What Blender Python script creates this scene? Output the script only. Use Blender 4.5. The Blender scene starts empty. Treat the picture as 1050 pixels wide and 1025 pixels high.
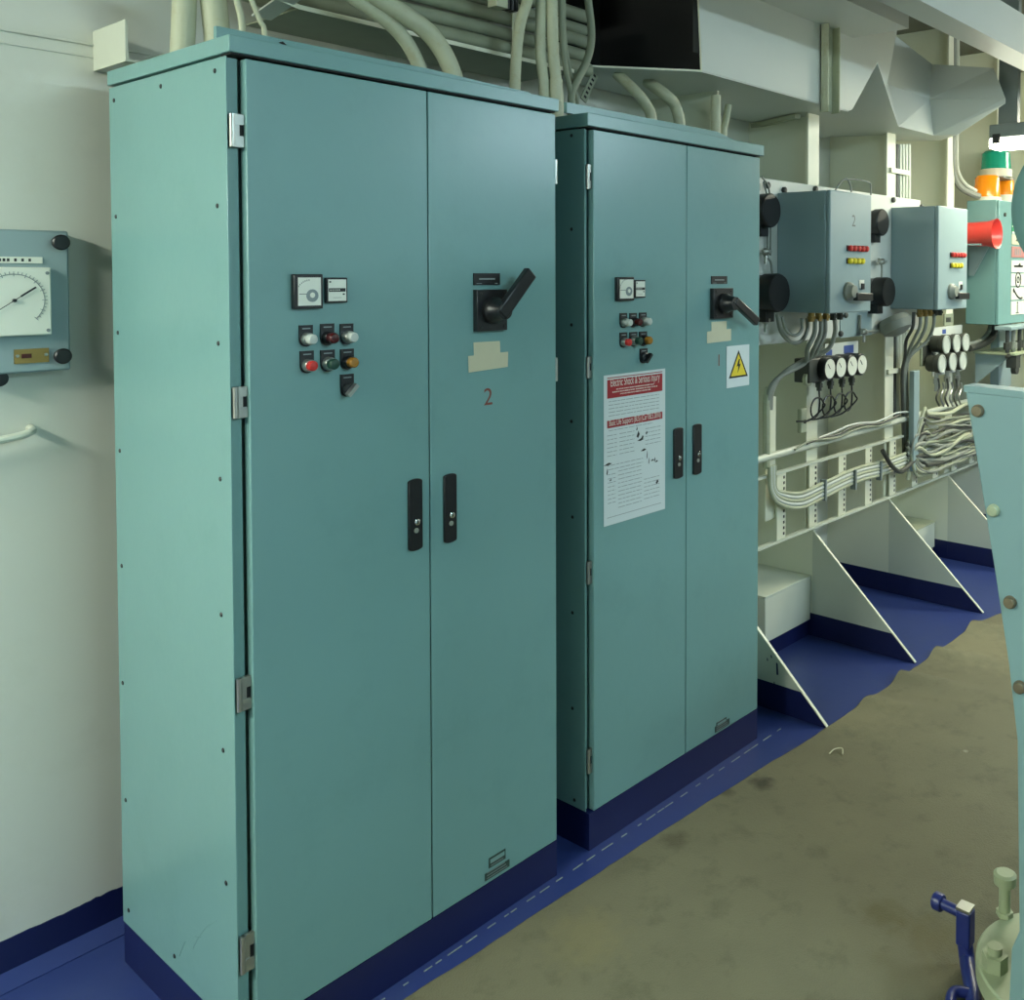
import bpy, bmesh, math, random
from mathutils import Vector, Matrix, noise
random.seed(7)
SC = bpy.context.scene
COL = SC.collection
PI = math.pi

# ------------------------------------------------------------------ camera
CP = Vector((-0.95406, -1.918, 1.67267))
YAW, PIT, ROL, FP, U0, V0 = 0.91314, -0.0322, 0.00292, 979.74, 726.17, 311.20
F_ = Vector((math.sin(YAW)*math.cos(PIT), math.cos(YAW)*math.cos(PIT), math.sin(PIT)))
R_ = Vector((math.cos(YAW), -math.sin(YAW), 0))
UU = R_.cross(F_)
R2 = R_*math.cos(ROL) + UU*math.sin(ROL)
U2 = -R_*math.sin(ROL) + UU*math.cos(ROL)
cd = bpy.data.cameras.new('camera'); cam = bpy.data.objects.new('camera', cd); COL.objects.link(cam)
cam.matrix_world = Matrix(((R2.x, U2.x, -F_.x, CP.x), (R2.y, U2.y, -F_.y, CP.y), (R2.z, U2.z, -F_.z, CP.z), (0, 0, 0, 1)))
cd.sensor_fit = 'HORIZONTAL'; cd.sensor_width = 36; cd.lens = FP*36/1050
cd.shift_x = (525-U0)/1050; cd.shift_y = (V0-512.5)/1050
cd.clip_start = .02; cd.clip_end = 60
SC.camera = cam

def at(u, v, x=None, y=None, z=None):
    """the point of a known plane of the room (x, y or z given) that the survey photo shows at u, v"""
    d = F_ + R2*((u-U0)/FP) - U2*((v-V0)/FP)
    k = 0 if x is not None else 1 if y is not None else 2
    val = (x, y, z)[k]
    return CP + d*((val-CP[k])/d[k])

# --------------------------------------------------------------- materials
def srgb(r, g, b):
    f = lambda c: (c/255/12.92) if c/255 <= .04045 else ((c/255+.055)/1.055)**2.4
    return (f(r), f(g), f(b), 1)
MATS = {}
def mat(name, col, rough=.5, metal=0, var=.08, scale=6, bump=0, bscale=60, emit=None, est=0, stain=None, stain_amt=.4, coat=0, spec=.5):
    m = bpy.data.materials.new(name); m.use_nodes = True
    n = m.node_tree.nodes; l = m.node_tree.links; b = n['Principled BSDF']
    b.inputs['Roughness'].default_value = rough; b.inputs['Metallic'].default_value = metal
    b.inputs['Specular IOR Level'].default_value = spec
    if coat: b.inputs['Coat Weight'].default_value = coat; b.inputs['Coat Roughness'].default_value = .25
    tc = n.new('ShaderNodeTexCoord')
    nz = n.new('ShaderNodeTexNoise'); nz.inputs['Scale'].default_value = scale; nz.inputs['Detail'].default_value = 5
    l.new(tc.outputs['Object'], nz.inputs['Vector'])
    mx = n.new('ShaderNodeMix'); mx.data_type = 'RGBA'
    mx.inputs[6].default_value = tuple(c*(1-var) for c in col[:3])+(1,)
    mx.inputs[7].default_value = tuple(min(1, c*(1+var)) for c in col[:3])+(1,)
    l.new(nz.outputs['Fac'], mx.inputs[0])
    out = mx.outputs[2]
    if stain:
        n2 = n.new('ShaderNodeTexNoise'); n2.inputs['Scale'].default_value = scale*1.7; n2.inputs['Detail'].default_value = 8; n2.inputs['Roughness'].default_value = .7
        l.new(tc.outputs['Object'], n2.inputs['Vector'])
        rp = n.new('ShaderNodeValToRGB'); rp.color_ramp.elements[0].position = .52; rp.color_ramp.elements[1].position = .72
        rp.color_ramp.elements[1].color = (stain_amt,)*3+(1,)
        rp.color_ramp.elements[0].color = (0, 0, 0, 1)
        l.new(n2.outputs['Fac'], rp.inputs[0])
        m2 = n.new('ShaderNodeMix'); m2.data_type = 'RGBA'; m2.inputs[7].default_value = stain
        l.new(rp.outputs[0], m2.inputs[0]); l.new(out, m2.inputs[6]); out = m2.outputs[2]
    l.new(out, b.inputs['Base Color'])
    if bump:
        n3 = n.new('ShaderNodeTexNoise'); n3.inputs['Scale'].default_value = bscale; n3.inputs['Detail'].default_value = 4
        l.new(tc.outputs['Object'], n3.inputs['Vector'])
        bp = n.new('ShaderNodeBump'); bp.inputs['Strength'].default_value = bump; bp.inputs['Distance'].default_value = .01
        l.new(n3.outputs['Fac'], bp.inputs['Height']); l.new(bp.outputs[0], b.inputs['Normal'])
    if emit:
        b.inputs['Emission Color'].default_value = emit; b.inputs['Emission Strength'].default_value = est
    MATS[name] = m
    return m
C = srgb
def add_patches(m, spots):
    # dark stains and lighter patches of fixed shape and place
    n = m.node_tree.nodes; l = m.node_tree.links; b = n['Principled BSDF']
    tc = n.new('ShaderNodeTexCoord'); out = b.inputs['Base Color'].links[0].from_socket
    nz = n.new('ShaderNodeTexNoise'); nz.inputs['Scale'].default_value = 22; nz.inputs['Detail'].default_value = 4
    l.new(tc.outputs['Object'], nz.inputs['Vector'])
    for (p, rad, col, amt) in spots:
        d = n.new('ShaderNodeVectorMath'); d.operation = 'DISTANCE'; d.inputs[1].default_value = p; l.new(tc.outputs['Object'], d.inputs[0])
        a = n.new('ShaderNodeMath'); a.operation = 'MULTIPLY_ADD'; a.inputs[1].default_value = rad*1.6; l.new(nz.outputs['Fac'], a.inputs[0]); l.new(d.outputs['Value'], a.inputs[2])
        mr = n.new('ShaderNodeMapRange'); mr.inputs[1].default_value = rad*1.1; mr.inputs[2].default_value = rad*1.9; mr.inputs[3].default_value = amt; mr.inputs[4].default_value = 0
        l.new(a.outputs[0], mr.inputs[0])
        mx = n.new('ShaderNodeMix'); mx.data_type = 'RGBA'; mx.inputs[7].default_value = col
        l.new(mr.outputs[0], mx.inputs[0]); l.new(out, mx.inputs[6]); out = mx.outputs[2]
    l.new(out, b.inputs['Base Color'])
TEAL = mat('teal_paint', C(112, 152, 150), .3, var=.05, scale=3, bump=.05, bscale=25, stain=C(92, 132, 128), stain_amt=.25)
TEALD = mat('teal_paint_smooth', C(112, 150, 146), .42, var=.05, scale=5)
TEALB = mat('blue_grey_paint', C(140, 160, 162), .4, var=.05, scale=4)
WHITE = mat('white_wall_paint', C(208, 210, 198), .42, var=.03, scale=2, bump=.04, bscale=12, stain=C(190, 190, 174), stain_amt=.3)
FRAMEW = mat('web_paint_lightened', C(226, 227, 206), .42, var=.04, scale=5)  # lighter copy of the frame white, ambient light put into the colour
WHITES = mat('white_steel_paint', C(200, 204, 188), .4, var=.04, scale=8)
CREAM = mat('cream_cable_paint', C(176, 180, 154), .5, var=.08, scale=14, bump=.1, bscale=90, stain=C(160, 150, 115), stain_amt=.5)
CREAMD = mat('dusty_cable_paint', C(140, 146, 124), .6, var=.1, scale=14)
BLUE = mat('blue_floor_paint', C(44, 58, 112), .34, var=.12, scale=3, bump=.05, bscale=20, stain=C(60, 72, 104), stain_amt=.4)
BLUED = mat('dark_blue_band_paint', C(15, 24, 72), .4, var=.1, scale=5)
MAT_ = mat('olive_rubber_mat', C(104, 100, 76), .75, var=.16, scale=5, bump=.35, bscale=220, stain=C(72, 72, 50), stain_amt=.6)
BLACK = mat('black_plastic', C(20, 22, 24), .35, var=.1)
BLACKM = mat('black_dull', C(10, 11, 11), .8)
DUCTIN = mat('duct_inner_shade', C(26, 27, 24), .9, var=.2)  # the duct's unlit inside put into the colour
GREYL = mat('grey_duct_paint', C(200, 204, 196), .45, var=.03, scale=3)
GREYC = mat('grey_cable_sheath', C(134, 138, 128), .5, var=.08, scale=20)
DKCAB = mat('dark_grey_cable_sheath', C(62, 64, 58), .5, var=.1)
STEEL = mat('worn_steel', C(170, 172, 166), .3, .85, var=.1, scale=30)
CHROME = mat('polished_steel', C(215, 218, 215), .15, 1)
BRASS = mat('brass', C(150, 124, 72), .4, .7, var=.1, scale=40)
FACE = mat('meter_face_white', C(226, 228, 214), .35, var=.02)
PAPER = mat('white_paper', C(205, 214, 214), .5, var=.02)
TAPE = mat('cream_tape', C(192, 188, 160), .6, var=.04, scale=40)
RED = mat('red_plastic', C(190, 44, 38), .35, var=.05)
REDP = mat('red_print', C(152, 22, 34), .5, var=.03)
DRED = mat('dark_red_lens', C(70, 18, 18), .2)
GREEN = mat('green_plastic', C(24, 60, 46), .3)
AMBER = mat('amber_lens', C(150, 104, 30), .25)
WLENS = mat('white_lens', C(186, 192, 184), .3)
YELL = mat('yellow_print', C(222, 196, 40), .5, var=.03)
YELB = mat('yellow_lens', C(214, 196, 30), .35)
NUMR = mat('dark_red_numeral_paint', C(120, 60, 48), .6)
NUMG = mat('grey_numeral_paint', C(96, 104, 100), .6)
GREYT = mat('grey_print', C(130, 140, 140), .6)
WPRINT = mat('white_print', C(225, 215, 205), .5)
RUST = mat('tarnished_bolt', C(112, 102, 80), .5, .4, var=.3, scale=60)
PALEG = mat('pale_green_paint', C(160, 170, 138), .45, var=.08, scale=12, bump=.1, bscale=50)
BPIPE = mat('blue_pipe_paint', C(34, 46, 110), .35, var=.12, scale=20)
HORNM = mat('red_horn_enamel', C(214, 66, 58), .3, var=.05)
ORANGE = mat('orange_lens', C(238, 140, 20), .2, var=.04, emit=C(240, 130, 10), est=.15)
TURQ = mat('green_lens', C(20, 150, 120), .2, var=.04, emit=C(10, 140, 100), est=.12)
GLOW = mat('lamp_diffuser', C(250, 250, 240), .4, emit=(1, 1, .78, 1), est=42)
GREYH = mat('grey_lamp_housing', C(120, 128, 126), .5)
SGREEN = mat('sign_green', C(40, 140, 96), .5)
SBEIGE = mat('sign_beige', C(196, 196, 168), .5)
SPINK = mat('sign_pink', C(176, 120, 116), .5)
BLUET = mat('blue_label', C(60, 84, 150), .5)
TAG_DARK = mat('dark_green_nameplate', C(38, 60, 54), .5, var=.2, scale=80)
FLANGE = mat('ivory_frame_paint', C(222, 222, 200), .42, var=.03)
MACH = mat('machine_aqua_paint', C(124, 156, 156), .42, var=.04, scale=5)
WALLG = mat('corridor_wall_paint', C(205, 210, 204), .6)
CEILM = mat('dark_ceiling_paint', C(104, 106, 92), .8, var=.1)

# ------------------------------------------------------------------ meshes
class MB:
    def __init__(s):
        s.v = []; s.f = []; s.m = []; s.mats = []; s.mi = 0
    def use(s, m):
        if m not in s.mats: s.mats.append(m)
        s.mi = s.mats.index(m); return s
    def add(s, vs, fs):
        o = len(s.v); s.v += [Vector(p) for p in vs]
        for f in fs: s.f.append([i+o for i in f]); s.m.append(s.mi)
        return s
    def box(s, x0, x1, y0, y1, z0, z1):
        vs = [(x, y, z) for x in (x0, x1) for y in (y0, y1) for z in (z0, z1)]
        return s.add(vs, [(0, 1, 3, 2), (4, 6, 7, 5), (0, 4, 5, 1), (2, 3, 7, 6), (0, 2, 6, 4), (1, 5, 7, 3)])
    def bar(s, p0, p1, w, h, up=(0, 0, 1)):
        p0 = Vector(p0); p1 = Vector(p1); d = (p1-p0).normalized(); up = Vector(up)
        a = d.cross(up).normalized(); b = a.cross(d).normalized()
        vs = [p+a*i*w/2+b*j*h/2 for p in (p0, p1) for i, j in ((-1, -1), (1, -1), (1, 1), (-1, 1))]
        return s.add(vs, [(3, 2, 1, 0), (4, 5, 6, 7), (0, 1, 5, 4), (1, 2, 6, 5), (2, 3, 7, 6), (3, 0, 4, 7)])
    def cone(s, p0, p1, r0, r1=None, n=20, caps=True):
        r1 = r0 if r1 is None else r1
        return s.tube([p0, p1], [r0, r1], n, caps)
    def tube(s, pts, r, n=10, caps=True):
        pts = [Vector(p) for p in pts]; rs = r if isinstance(r, (list, tuple)) else [r]*len(pts)
        vs = []; fs = []; ref = None
        for i, p in enumerate(pts):
            d = (pts[min(i+1, len(pts)-1)]-pts[max(i-1, 0)])
            d = d.normalized() if d.length > 1e-9 else pd
            pd = d
            if ref is None: ref = d.orthogonal().normalized()
            ref = (ref-d*ref.dot(d)).normalized(); b = d.cross(ref)
            for k in range(n):
                t = 2*PI*k/n; vs.append(p+(ref*math.cos(t)+b*math.sin(t))*rs[i])
        for i in range(len(pts)-1):
            for k in range(n):
                a = i*n+k; c = i*n+(k+1) % n; fs.append((a, c, c+n, a+n))
        if caps:
            fs.append(tuple(range(n-1, -1, -1))); fs.append(tuple(range((len(pts)-1)*n, len(pts)*n)))
        return s.add(vs, fs)
    def lathe(s, c, ax, prof, n=24):
        c = Vector(c); ax = Vector(ax).normalized()
        ref = ax.orthogonal().normalized(); b = ax.cross(ref); vs = []; fs = []
        for (r, h) in prof:
            for k in range(n):
                t = 2*PI*k/n; vs.append(c+ax*h+(ref*math.cos(t)+b*math.sin(t))*max(r, 1e-4))
        for i in range(len(prof)-1):
            for k in range(n):
                a = i*n+k; d = i*n+(k+1) % n; fs.append((a, d, d+n, a+n))
        fs.append(tuple(range(n-1, -1, -1))); fs.append(tuple(range((len(prof)-1)*n, len(prof)*n)))
        return s.add(vs, fs)
    def prism(s, poly, off):
        poly = [Vector(p) for p in poly]; off = Vector(off); n = len(poly)
        fs = [tuple(range(n)), tuple(range(2*n-1, n-1, -1))]+[(i, i+n, (i+1) % n+n, (i+1) % n) for i in range(n)]
        return s.add(poly+[p+off for p in poly], fs)
    def build(s, name, m=None, parent=None, bevel=0, smooth=True, ang=35):
        me = bpy.data.meshes.new(name); me.from_pydata(s.v, [], s.f)
        for mm in (s.mats if s.mats else [m]): me.materials.append(mm)
        if s.mats: me.polygons.foreach_set('material_index', s.m)
        bm = bmesh.new(); bm.from_mesh(me); bmesh.ops.recalc_face_normals(bm, faces=bm.faces); bm.to_mesh(me); bm.free()
        if smooth:
            me.polygons.foreach_set('use_smooth', [True]*len(me.polygons)); me.set_sharp_from_angle(angle=math.radians(ang))
        me.update()
        o = bpy.data.objects.new(name, me); COL.objects.link(o)
        if parent: adopt(o, parent)
        if bevel:
            b = o.modifiers.new('bevel', 'BEVEL'); b.width = bevel; b.segments = 2; b.limit_method = 'ANGLE'; b.angle_limit = math.radians(40)
        return o
def wloc(p): return p.get('_l') and Vector(p['_l']) or Vector((0, 0, 0))
def adopt(o, parent):
    o.parent = parent
    if parent.type == 'EMPTY': o.matrix_parent_inverse = Matrix.Translation(-parent.location)
def tag(o, label=None, cat=None, group=None, kind=None):
    if label: o['label'] = label
    if cat: o['category'] = cat
    if group: o['group'] = group
    if kind: o['kind'] = kind
    return o
def thing(name, loc, label, cat, group=None):
    o = bpy.data.objects.new(name, None); COL.objects.link(o); o.location = loc; o.empty_display_size = .05
    return tag(o, label, cat, group)
def struct(o): o['kind'] = 'structure'; return o
def copy_tree(o, parent=None):
    c = o.copy(); COL.objects.link(c)
    if parent: c.parent = parent
    for ch in list(o.children): copy_tree(ch, c)
    return c
def spline(pts, n=8):
    pts = [Vector(p) for p in pts]; P = [2*pts[0]-pts[1]]+pts+[2*pts[-1]-pts[-2]]; out = []
    for i in range(1, len(P)-2):
        for k in range(n):
            t = k/n; a, b, c, d = P[i-1], P[i], P[i+1], P[i+2]
            out.append(.5*((2*b)+(c-a)*t+(2*a-5*b+4*c-d)*t*t+(3*b-a-3*c+d)*t**3))
    return out+[pts[-1]]
def text_mb(mb, s, size, x, y, z, depth=.0006, cx=True, wid=None):
    """flat lettering facing -y, centred at x, baseline z"""
    cu = bpy.data.curves.new('t', 'FONT'); cu.body = s; cu.size = size; cu.extrude = 0
    if cx: cu.align_x = 'CENTER'
    o = bpy.data.objects.new('t', cu); COL.objects.link(o)
    dg = bpy.context.evaluated_depsgraph_get(); me = bpy.data.meshes.new_from_object(o.evaluated_get(dg))
    k = 1
    if wid:
        xs = [v.co.x for v in me.vertices]; k = wid/max(1e-6, max(xs)-min(xs))
    mb.add([(x+v.co.x*k, y-depth, z+v.co.y) for v in me.vertices], [tuple(p.vertices) for p in me.polygons])
    bpy.data.objects.remove(o); bpy.data.curves.remove(cu); bpy.data.meshes.remove(me)

# ------------------------------------------------------------------- room
W = .735
X0, X1, YF, ZC = -3.2, 9.0, -4.6, 3.1
m = MB().box(X0, X1, YF, W, -.05, 0); struct(m.build('floor', BLUE))
m = MB().box(X0, X1, W, W+.06, 0, ZC); struct(m.build('wall_back', WHITE))
m = MB().box(X0-.06, X0, YF, W, 0, ZC); struct(m.build('wall_left', WALLG))
m = MB().box(X1, X1+.06, YF, W, 0, ZC); struct(m.build('wall_right', WHITE))
m = MB().box(X0, X1, YF-.06, YF, 0, ZC); struct(m.build('wall_front', WALLG))
m = MB().box(X0, X1, YF, W, ZC, ZC+.06); struct(m.build('ceiling', CEILM))
# ragged painted skirting band
def band(x0, x1, y, h, name, amp=.004, t=.003, rag=None):
    n = int((x1-x0)/.012); vs = []; fs = []
    for i in range(n+1):
        x = x0+(x1-x0)*i/n; z = h+amp*noise.noise((x*9, y, 1))+amp*.6*noise.noise((x*45, y, 4))
        if rag and rag[0] < x < rag[1]: z += .006*(random.random()-.2)
        for (yy, zz) in ((y-t, 0), (y-t, z), (y, z)): vs.append((x, yy, zz))
    for i in range(n):
        a = i*3; fs += [(a, a+3, a+4, a+1), (a+1, a+4, a+5, a+2)]
    return MB().add(vs, fs).build(name, BLUED, smooth=False)
struct(band(X0, 6.5, W, .098, 'baseboard_back', rag=(-.06, .02)))
# coving where the floor meets the bulkhead
m = MB(); prof = [(W-.003, .022), (W-.02, .012), (W-.05, .003), (W-.05, 0), (W-.003, 0)]
m.prism([(X0, a, b) for a, b in prof], (5.0, 0, 0)); struct(m.build('trim_1', BLUE))
# horizontal weld seam of the bulkhead
m = MB().box(X0, 0.75, W-.006, W, 2.226, 2.232).box(X0, .75, W-.003, W, 2.196, 2.2); struct(m.build('trim_2', WHITE, bevel=.002))

# hull frames with flange, and knee plates at their feet
FX = [2.06, 2.80, 3.56, 4.31, 5.06, 5.81, 6.56]
for i, x in enumerate(FX):
    m = MB().box(x-.006, x+.006, .365, W, 0 if False else .001, ZC-.001)
    fr = struct(m.build('trim_%d' % (i+3), FRAMEW))
    if i: MB().box(x-.085, x+.01, .353, .365, .5, ZC-.002).build('flange', FLANGE, fr, bevel=.002)
    MB().box(x-.0069, x+.0069, .3655, W-.001, .0006, .105).build('blue_band', BLUED, fr)
names = ['half-hidden white knee plate beside the right cabinet, dark scuffs near its foot',
         'white triangular knee plate standing between the two low white boxes, nearer the cabinets',
         'white triangular knee plate on blue floor, just left of the small cream-topped box',
         'white triangular knee plate partly hidden behind the sloping teal plate']
for i, x in enumerate(FX[:4]):
    t = thing('knee_plate', (x, .1, 0), names[i], 'bracket plate', 'knee plates along the hull side')
    e = .006
    b = .105
    yb = -.15+.515*b/.485
    MB().prism([(x-e, -.15+.515*(b)/.485, b), (x-e, .365, .485), (x-e, .365, b)], (2*e, 0, 0)).build('plate', WHITES, t)
    MB().prism([(x-e-.001, -.15, 0.0005), (x-e-.001, yb+.002, b), (x-e-.001, .365, b), (x-e-.001, .365, .0005)], (2*e+.002, 0, 0)).build('painted_foot', BLUED, t)
    MB().bar((x, -.15, .004), (x, .367, .489), .0125, .004, (0, -1, 1)).build('edge', FLANGE, t)
    if i == 0:
        m = MB()
        for (u, v, w, h) in ((797, 686, 2.5, 17), (791, 673, 1.6, 4), (787, 676, 1.4, 4), (794, 700, 1.2, 3)):
            p = at(u, v, x=x-e-.001); m.prism([(p.x, p.y-.004*w/2, p.z-.0025*h/2), (p.x, p.y+.004*w/3, p.z-.0025*h/2), (p.x, p.y+.004*w/2, p.z+.0015*h), (p.x, p.y-.004*w/4, p.z+.0025*h/2)], (-.0006, 0, 0))
        m.build('scuff', BLUED, t)

# low white boxes in the bays
def lowbox(x0, x1, y0, z0, z1, label, top):
    t = thing('low_box', ((x0+x1)/2, y0, 0), label, 'box')
    MB().box(x0, x1, y0, .72, z0, z1).build('casing', WHITES, t, bevel=.004)
    MB().box(x0-.003, x1+.003, y0-.003, .722, z1+.0005, z1+.008).build('top_plate', top, t, bevel=.002)
    MB().box(x0+.01, x1, y0+.012, .715, .0005, z0-.0005).build('base', BLUED, t)
lowbox(2.42, 2.79, .372, .075, .272, 'white box on the floor between the cabinet and the first knee plates', WHITES)
lowbox(3.75, 4.295, .44, .06, .205, 'smaller low box with a cream top, further along the hull side', CREAM)

# ------------------------------------------------------------- the mat
def edge_y(x):
    pts = [(-2.5, .0), (.32, -.06), (1.27, -.103), (2.07, -.152), (2.8, -.172), (3.4, -.178), (3.62, -.225), (6, -.25)]
    for a, b in zip(pts, pts[1:]):
        if a[0] <= x <= b[0]:
            k = (x-a[0])/(b[0]-a[0]); y = a[1]+(b[1]-a[1])*k
            return y+.005*noise.noise((x*5, 0, 2))+.003*noise.noise((x*17, 0, 7))
    return -.25
add_patches(MAT_, [(tuple(at(u, v, z=.006)), rr_, C(*cc), am) for (u, v, rr_, cc, am) in ((781, 803, .05, (44, 42, 28), .85), (744, 812, .03, (52, 50, 32), .6), (693, 862, .05, (62, 58, 38), .6), (905, 935, .07, (84, 78, 40), .6), (990, 770, .012, (150, 148, 130), .7), (960, 960, .1, (92, 84, 46), .5), (600, 960, .12, (120, 112, 76), .5), (880, 730, .2, (128, 122, 92), .5), (1000, 660, .3, (132, 126, 96), .6))])
m = MB(); NX, NY = 300, 70; vs = []; fs = []
for i in range(NX+1):
    x = -1.6+7*i/NX; ye = edge_y(x)
    for j in range(NY+1):
        k = (j/NY)**1.7; y = ye-k*2.6
        z = .006+.003*noise.noise((x*2.5, y*2.5, 0))
        for (cx, s, a) in ((2.35, .05, .018), (2.62, .045, .034), (2.95, .05, .03), (3.35, .06, .028)):
            z += a*math.exp(-((x-cx+.25*(y+.2))/s)**2)*math.exp(-((y-ye)/.22)**2)
        z = max(z, .003)
        if j == 0: z = .001
        vs.append((x, y, z))
for i in range(NX):
    for j in range(NY):
        a = i*(NY+1)+j; fs.append((a, a+1, a+NY+2, a+NY+1))
m.add(vs, fs)
tag(m.build('floor_mat', MAT_, ang=80), 'olive-brown rubber mat with a wavy edge covering the walkway floor', 'floor mat')
p = at(858, 770, z=.012)
tag(MB().tube(spline([p+Vector((-.03, .012, 0)), p+Vector((.0, .01, .004)), p+Vector((.022, -.008, .004)), p+Vector((-.004, -.026, 0))]), .0022, 6).build('cable_tie_scrap', TAPE), 'tiny curled pale yellow scrap lying on the olive mat', 'scrap')
# weld line along the cabinet plinths
m = MB(); xx = -.03
while xx < 1.95:
    l = random.uniform(.012, .05)
    m.box(xx, xx+l, -.021, -.018, .0005, .0025); xx += l+random.uniform(.004, .05)
struct(m.build('trim_12', GREYT))

# ---------------------------------------------------------- switch cabinets
ROWS_NOTE = None
def rect(u0, v0, u1, v1, y):
    a = at(u0, v0, y=y); b = at(u1, v1, y=y); return a.x, b.x, b.z, a.z
def cabinet(x0, xm, x1, zb, zt, y0, label, spec):
    t = thing('electrical_cabinet', ((x0+x1)/2, .3, 0), label, 'electrical cabinet', None)
    yb = y0+.584; g = .0015
    gap = spec['gap']; bx0, bx1 = x0-gap, x1+.002
    # body: inner carcass, recessed behind the doors
    MB().box(bx0, bx1, y0+.045, yb, zb, zt+.004).build('body', TEALD, t, bevel=.002)
    sp = MB().box(bx0-.003, bx0-.0003, y0+.0135, yb-.002, zb+.002, zt+.002).build('side_panel', TEAL, t, bevel=.0012)
    MB().box(bx0, x0-.007, y0+.021, y0+.0445, zb+.005, zt).build('door_post', TEALD, t)
    # screws of the side panel
    for (u, v) in spec['screws']:
        p = at(u, v, x=bx0-.003)
        MB().lathe(p+Vector((0.0002, 0, 0)), (-1, 0, 0), [(.0052, 0), (.0052, .0008), (.0038, .0022), (.0016, .0024)], 12).build('screw', BLACK, sp)
    if spec['big']:
        q = MB()
        for pix in (((198, 972), (203, 962), (212, 950), (222, 944)), ((190, 965), (187, 972), (184, 980)), ((200, 960), (206, 961))):
            q.tube(spline([at(u, v, x=bx0-.0033) for u, v in pix], 5), .0005, 5)
        q.build('scratch', TEALD, sp)
    # lid and lifting rail
    lid = MB().box(bx0-spec['ll'], x1+spec['lr'], y0-.004, yb+.004, zt+.008, spec['lz']).build('lid', TEAL, t, bevel=.002)
    MB().box(bx0+.002, x1, y0+.001, y0+.0435, zt+.0045, zt+.0078).build('lid_gap_shade', BLACKM, t)  # black strip painting the shade in the gap under the lid
    r0, r1, rz, slope = spec['rail']
    yr_ = y0+.05
    poly = [(r0, yr_, spec['lz']+.0003), (r1, yr_, spec['lz']+.0003)]
    if slope: poly += [(r1-.004, yr_, spec['lz']+.006), (r1-slope, yr_, rz), (r0, yr_, rz)]
    else: poly += [(r1, yr_, rz-.014), (r1-.008, yr_, rz-.008), (r1-.15, yr_, rz-.006), (r1-.32, yr_, rz), (r0, yr_, rz)]
    rl = MB().prism(poly, (0, .012, 0)).build('lifting_rail', TEAL, lid)
    for (u, v) in spec['slots']:
        p = at(u, v, y=y0+.049)
        MB().prism([p+Vector((-.01, 0, .001)), p+Vector((.0, 0, .005)), p+Vector((.012, 0, -.004)), p+Vector((-.002, 0, -.001))], (0, -.001, 0)).build('slot', BLACKM, lid)
    # plinth
    MB().box(bx0-.001, x1, y0-.004 if False else y0+.001, yb-.003, .0005, zb-.0005).build('plinth', BLUED, t)
    # doors
    D = []
    for (a, b) in ((x0, xm-g), (xm+g, x1)):
        D.append(MB().box(a, b, y0, y0+.024, zb+.001, zt).build('door', TEAL, t, bevel=.0022))
    # black sheet behind the doors, painted-in shade for the seam between them
    MB().box(x0+.03, x1-.03, y0+.025, y0+.0445, zb+.01, zt-.01).build('seam_shade_sheet', BLACKM, t)
    for (u, va, vb) in spec['hinges']:
        b = at(u, vb, y=y0); a = at(u, va, y=y0); yh = y0+.0105
        xb_ = x0-gap+.0065; hh = (a.z-b.z)
        h = MB().use(STEEL).cone((xb_, yh, b.z), (xb_, yh, a.z), .0055, n=12)
        h.box(xb_, x0-.0004, yh-.003, yh+.0055, a.z-.32*hh, a.z).box(xb_, x0-.0004, yh-.003, yh+.0055, b.z, b.z+.34*hh).box(xb_, x0-.3*gap, yh-.001, yh+.005, b.z+.34*hh, a.z-.32*hh)
        h.use(BLACKM).box(x0-.3*gap, x0-.001, yh-.0005, yh+.005, b.z+.342*hh, a.z-.322*hh)
        h.build('hinge', None, t)
    for (va, vb) in spec['rhinges']:
        a = at(spec['ru'], va, y=y0); b = at(spec['ru'], vb, y=y0)
        MB().cone((x1+.006, y0+.006, b.z), (x1+.006, y0+.006, a.z), .005, n=10).build('hinge', STEEL, t)
    # door handles
    for k, (u0, v0, u1, v1) in enumerate(spec['handles']):
        xa, xb, za, zb2 = rect(u0, v0, u1, v1, y0)
        hm = MB(); ps = []
        for j in range(9):
            tt = PI*j/8; ps.append(((xa+xb)/2+math.cos(tt)*(xb-xa)/2, y0-.0003, zb2-.006+.006*math.sin(tt)))
        for j in range(9):
            tt = PI+PI*j/8; ps.append(((xa+xb)/2+math.cos(tt)*(xb-xa)/2, y0-.0003, za+.006+.006*math.sin(tt)))
        hm.prism(ps, (0, -.007, 0))
        hn = hm.build('door_handle', BLACK, D[k], bevel=.0015)
        zc = za+(zb2-za)*.40
        lk = MB().use(CHROME).lathe(((xa+xb)/2+.002, y0-.0073, zc), (0, -1, 0), [(.0075, 0), (.0075, .003), (.006, .004), (.001, .004)], 16)
        lk.use(GREYC).lathe(((xa+xb)/2, y0-.0073, zc-.02), (0, -1, 0), [(.006, 0), (.006, .002), (.001, .002)], 14)
        lk.use(BLACKM).box((xa+xb)/2+.0013, (xa+xb)/2+.0035, y0-.0118, y0-.011, zc-.004, zc+.004)
        lk.build('lock', None, t)
    # ammeter
    xa, xb, za, zc = rect(*spec['ammeter'], y0)
    am = MB().box(xa, xb, y0-.014, y0-.0003, za, zc).build('ammeter', BLACK, t, bevel=.002)
    q = MB().use(FACE).box(xa+.008, xb-.006, y0-.0153, y0-.0143, za+.007, zc-.007)
    q.use(BLACK).box(xa+.010, xa+.045*((xb-xa)/.095), y0-.0158, y0-.0153, za+.031, za+.0322)
    rr = (xb-xa)*.5
    for k in range(11):
        a0 = math.radians(95+8*k); cx, cz = xb-.03, za+.03
        q.box(cx+math.cos(a0)*rr-.0006, cx+math.cos(a0)*rr+.0006, y0-.0158, y0-.0153, cz+math.sin(a0)*rr-.003, cz+math.sin(a0)*rr)
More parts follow.
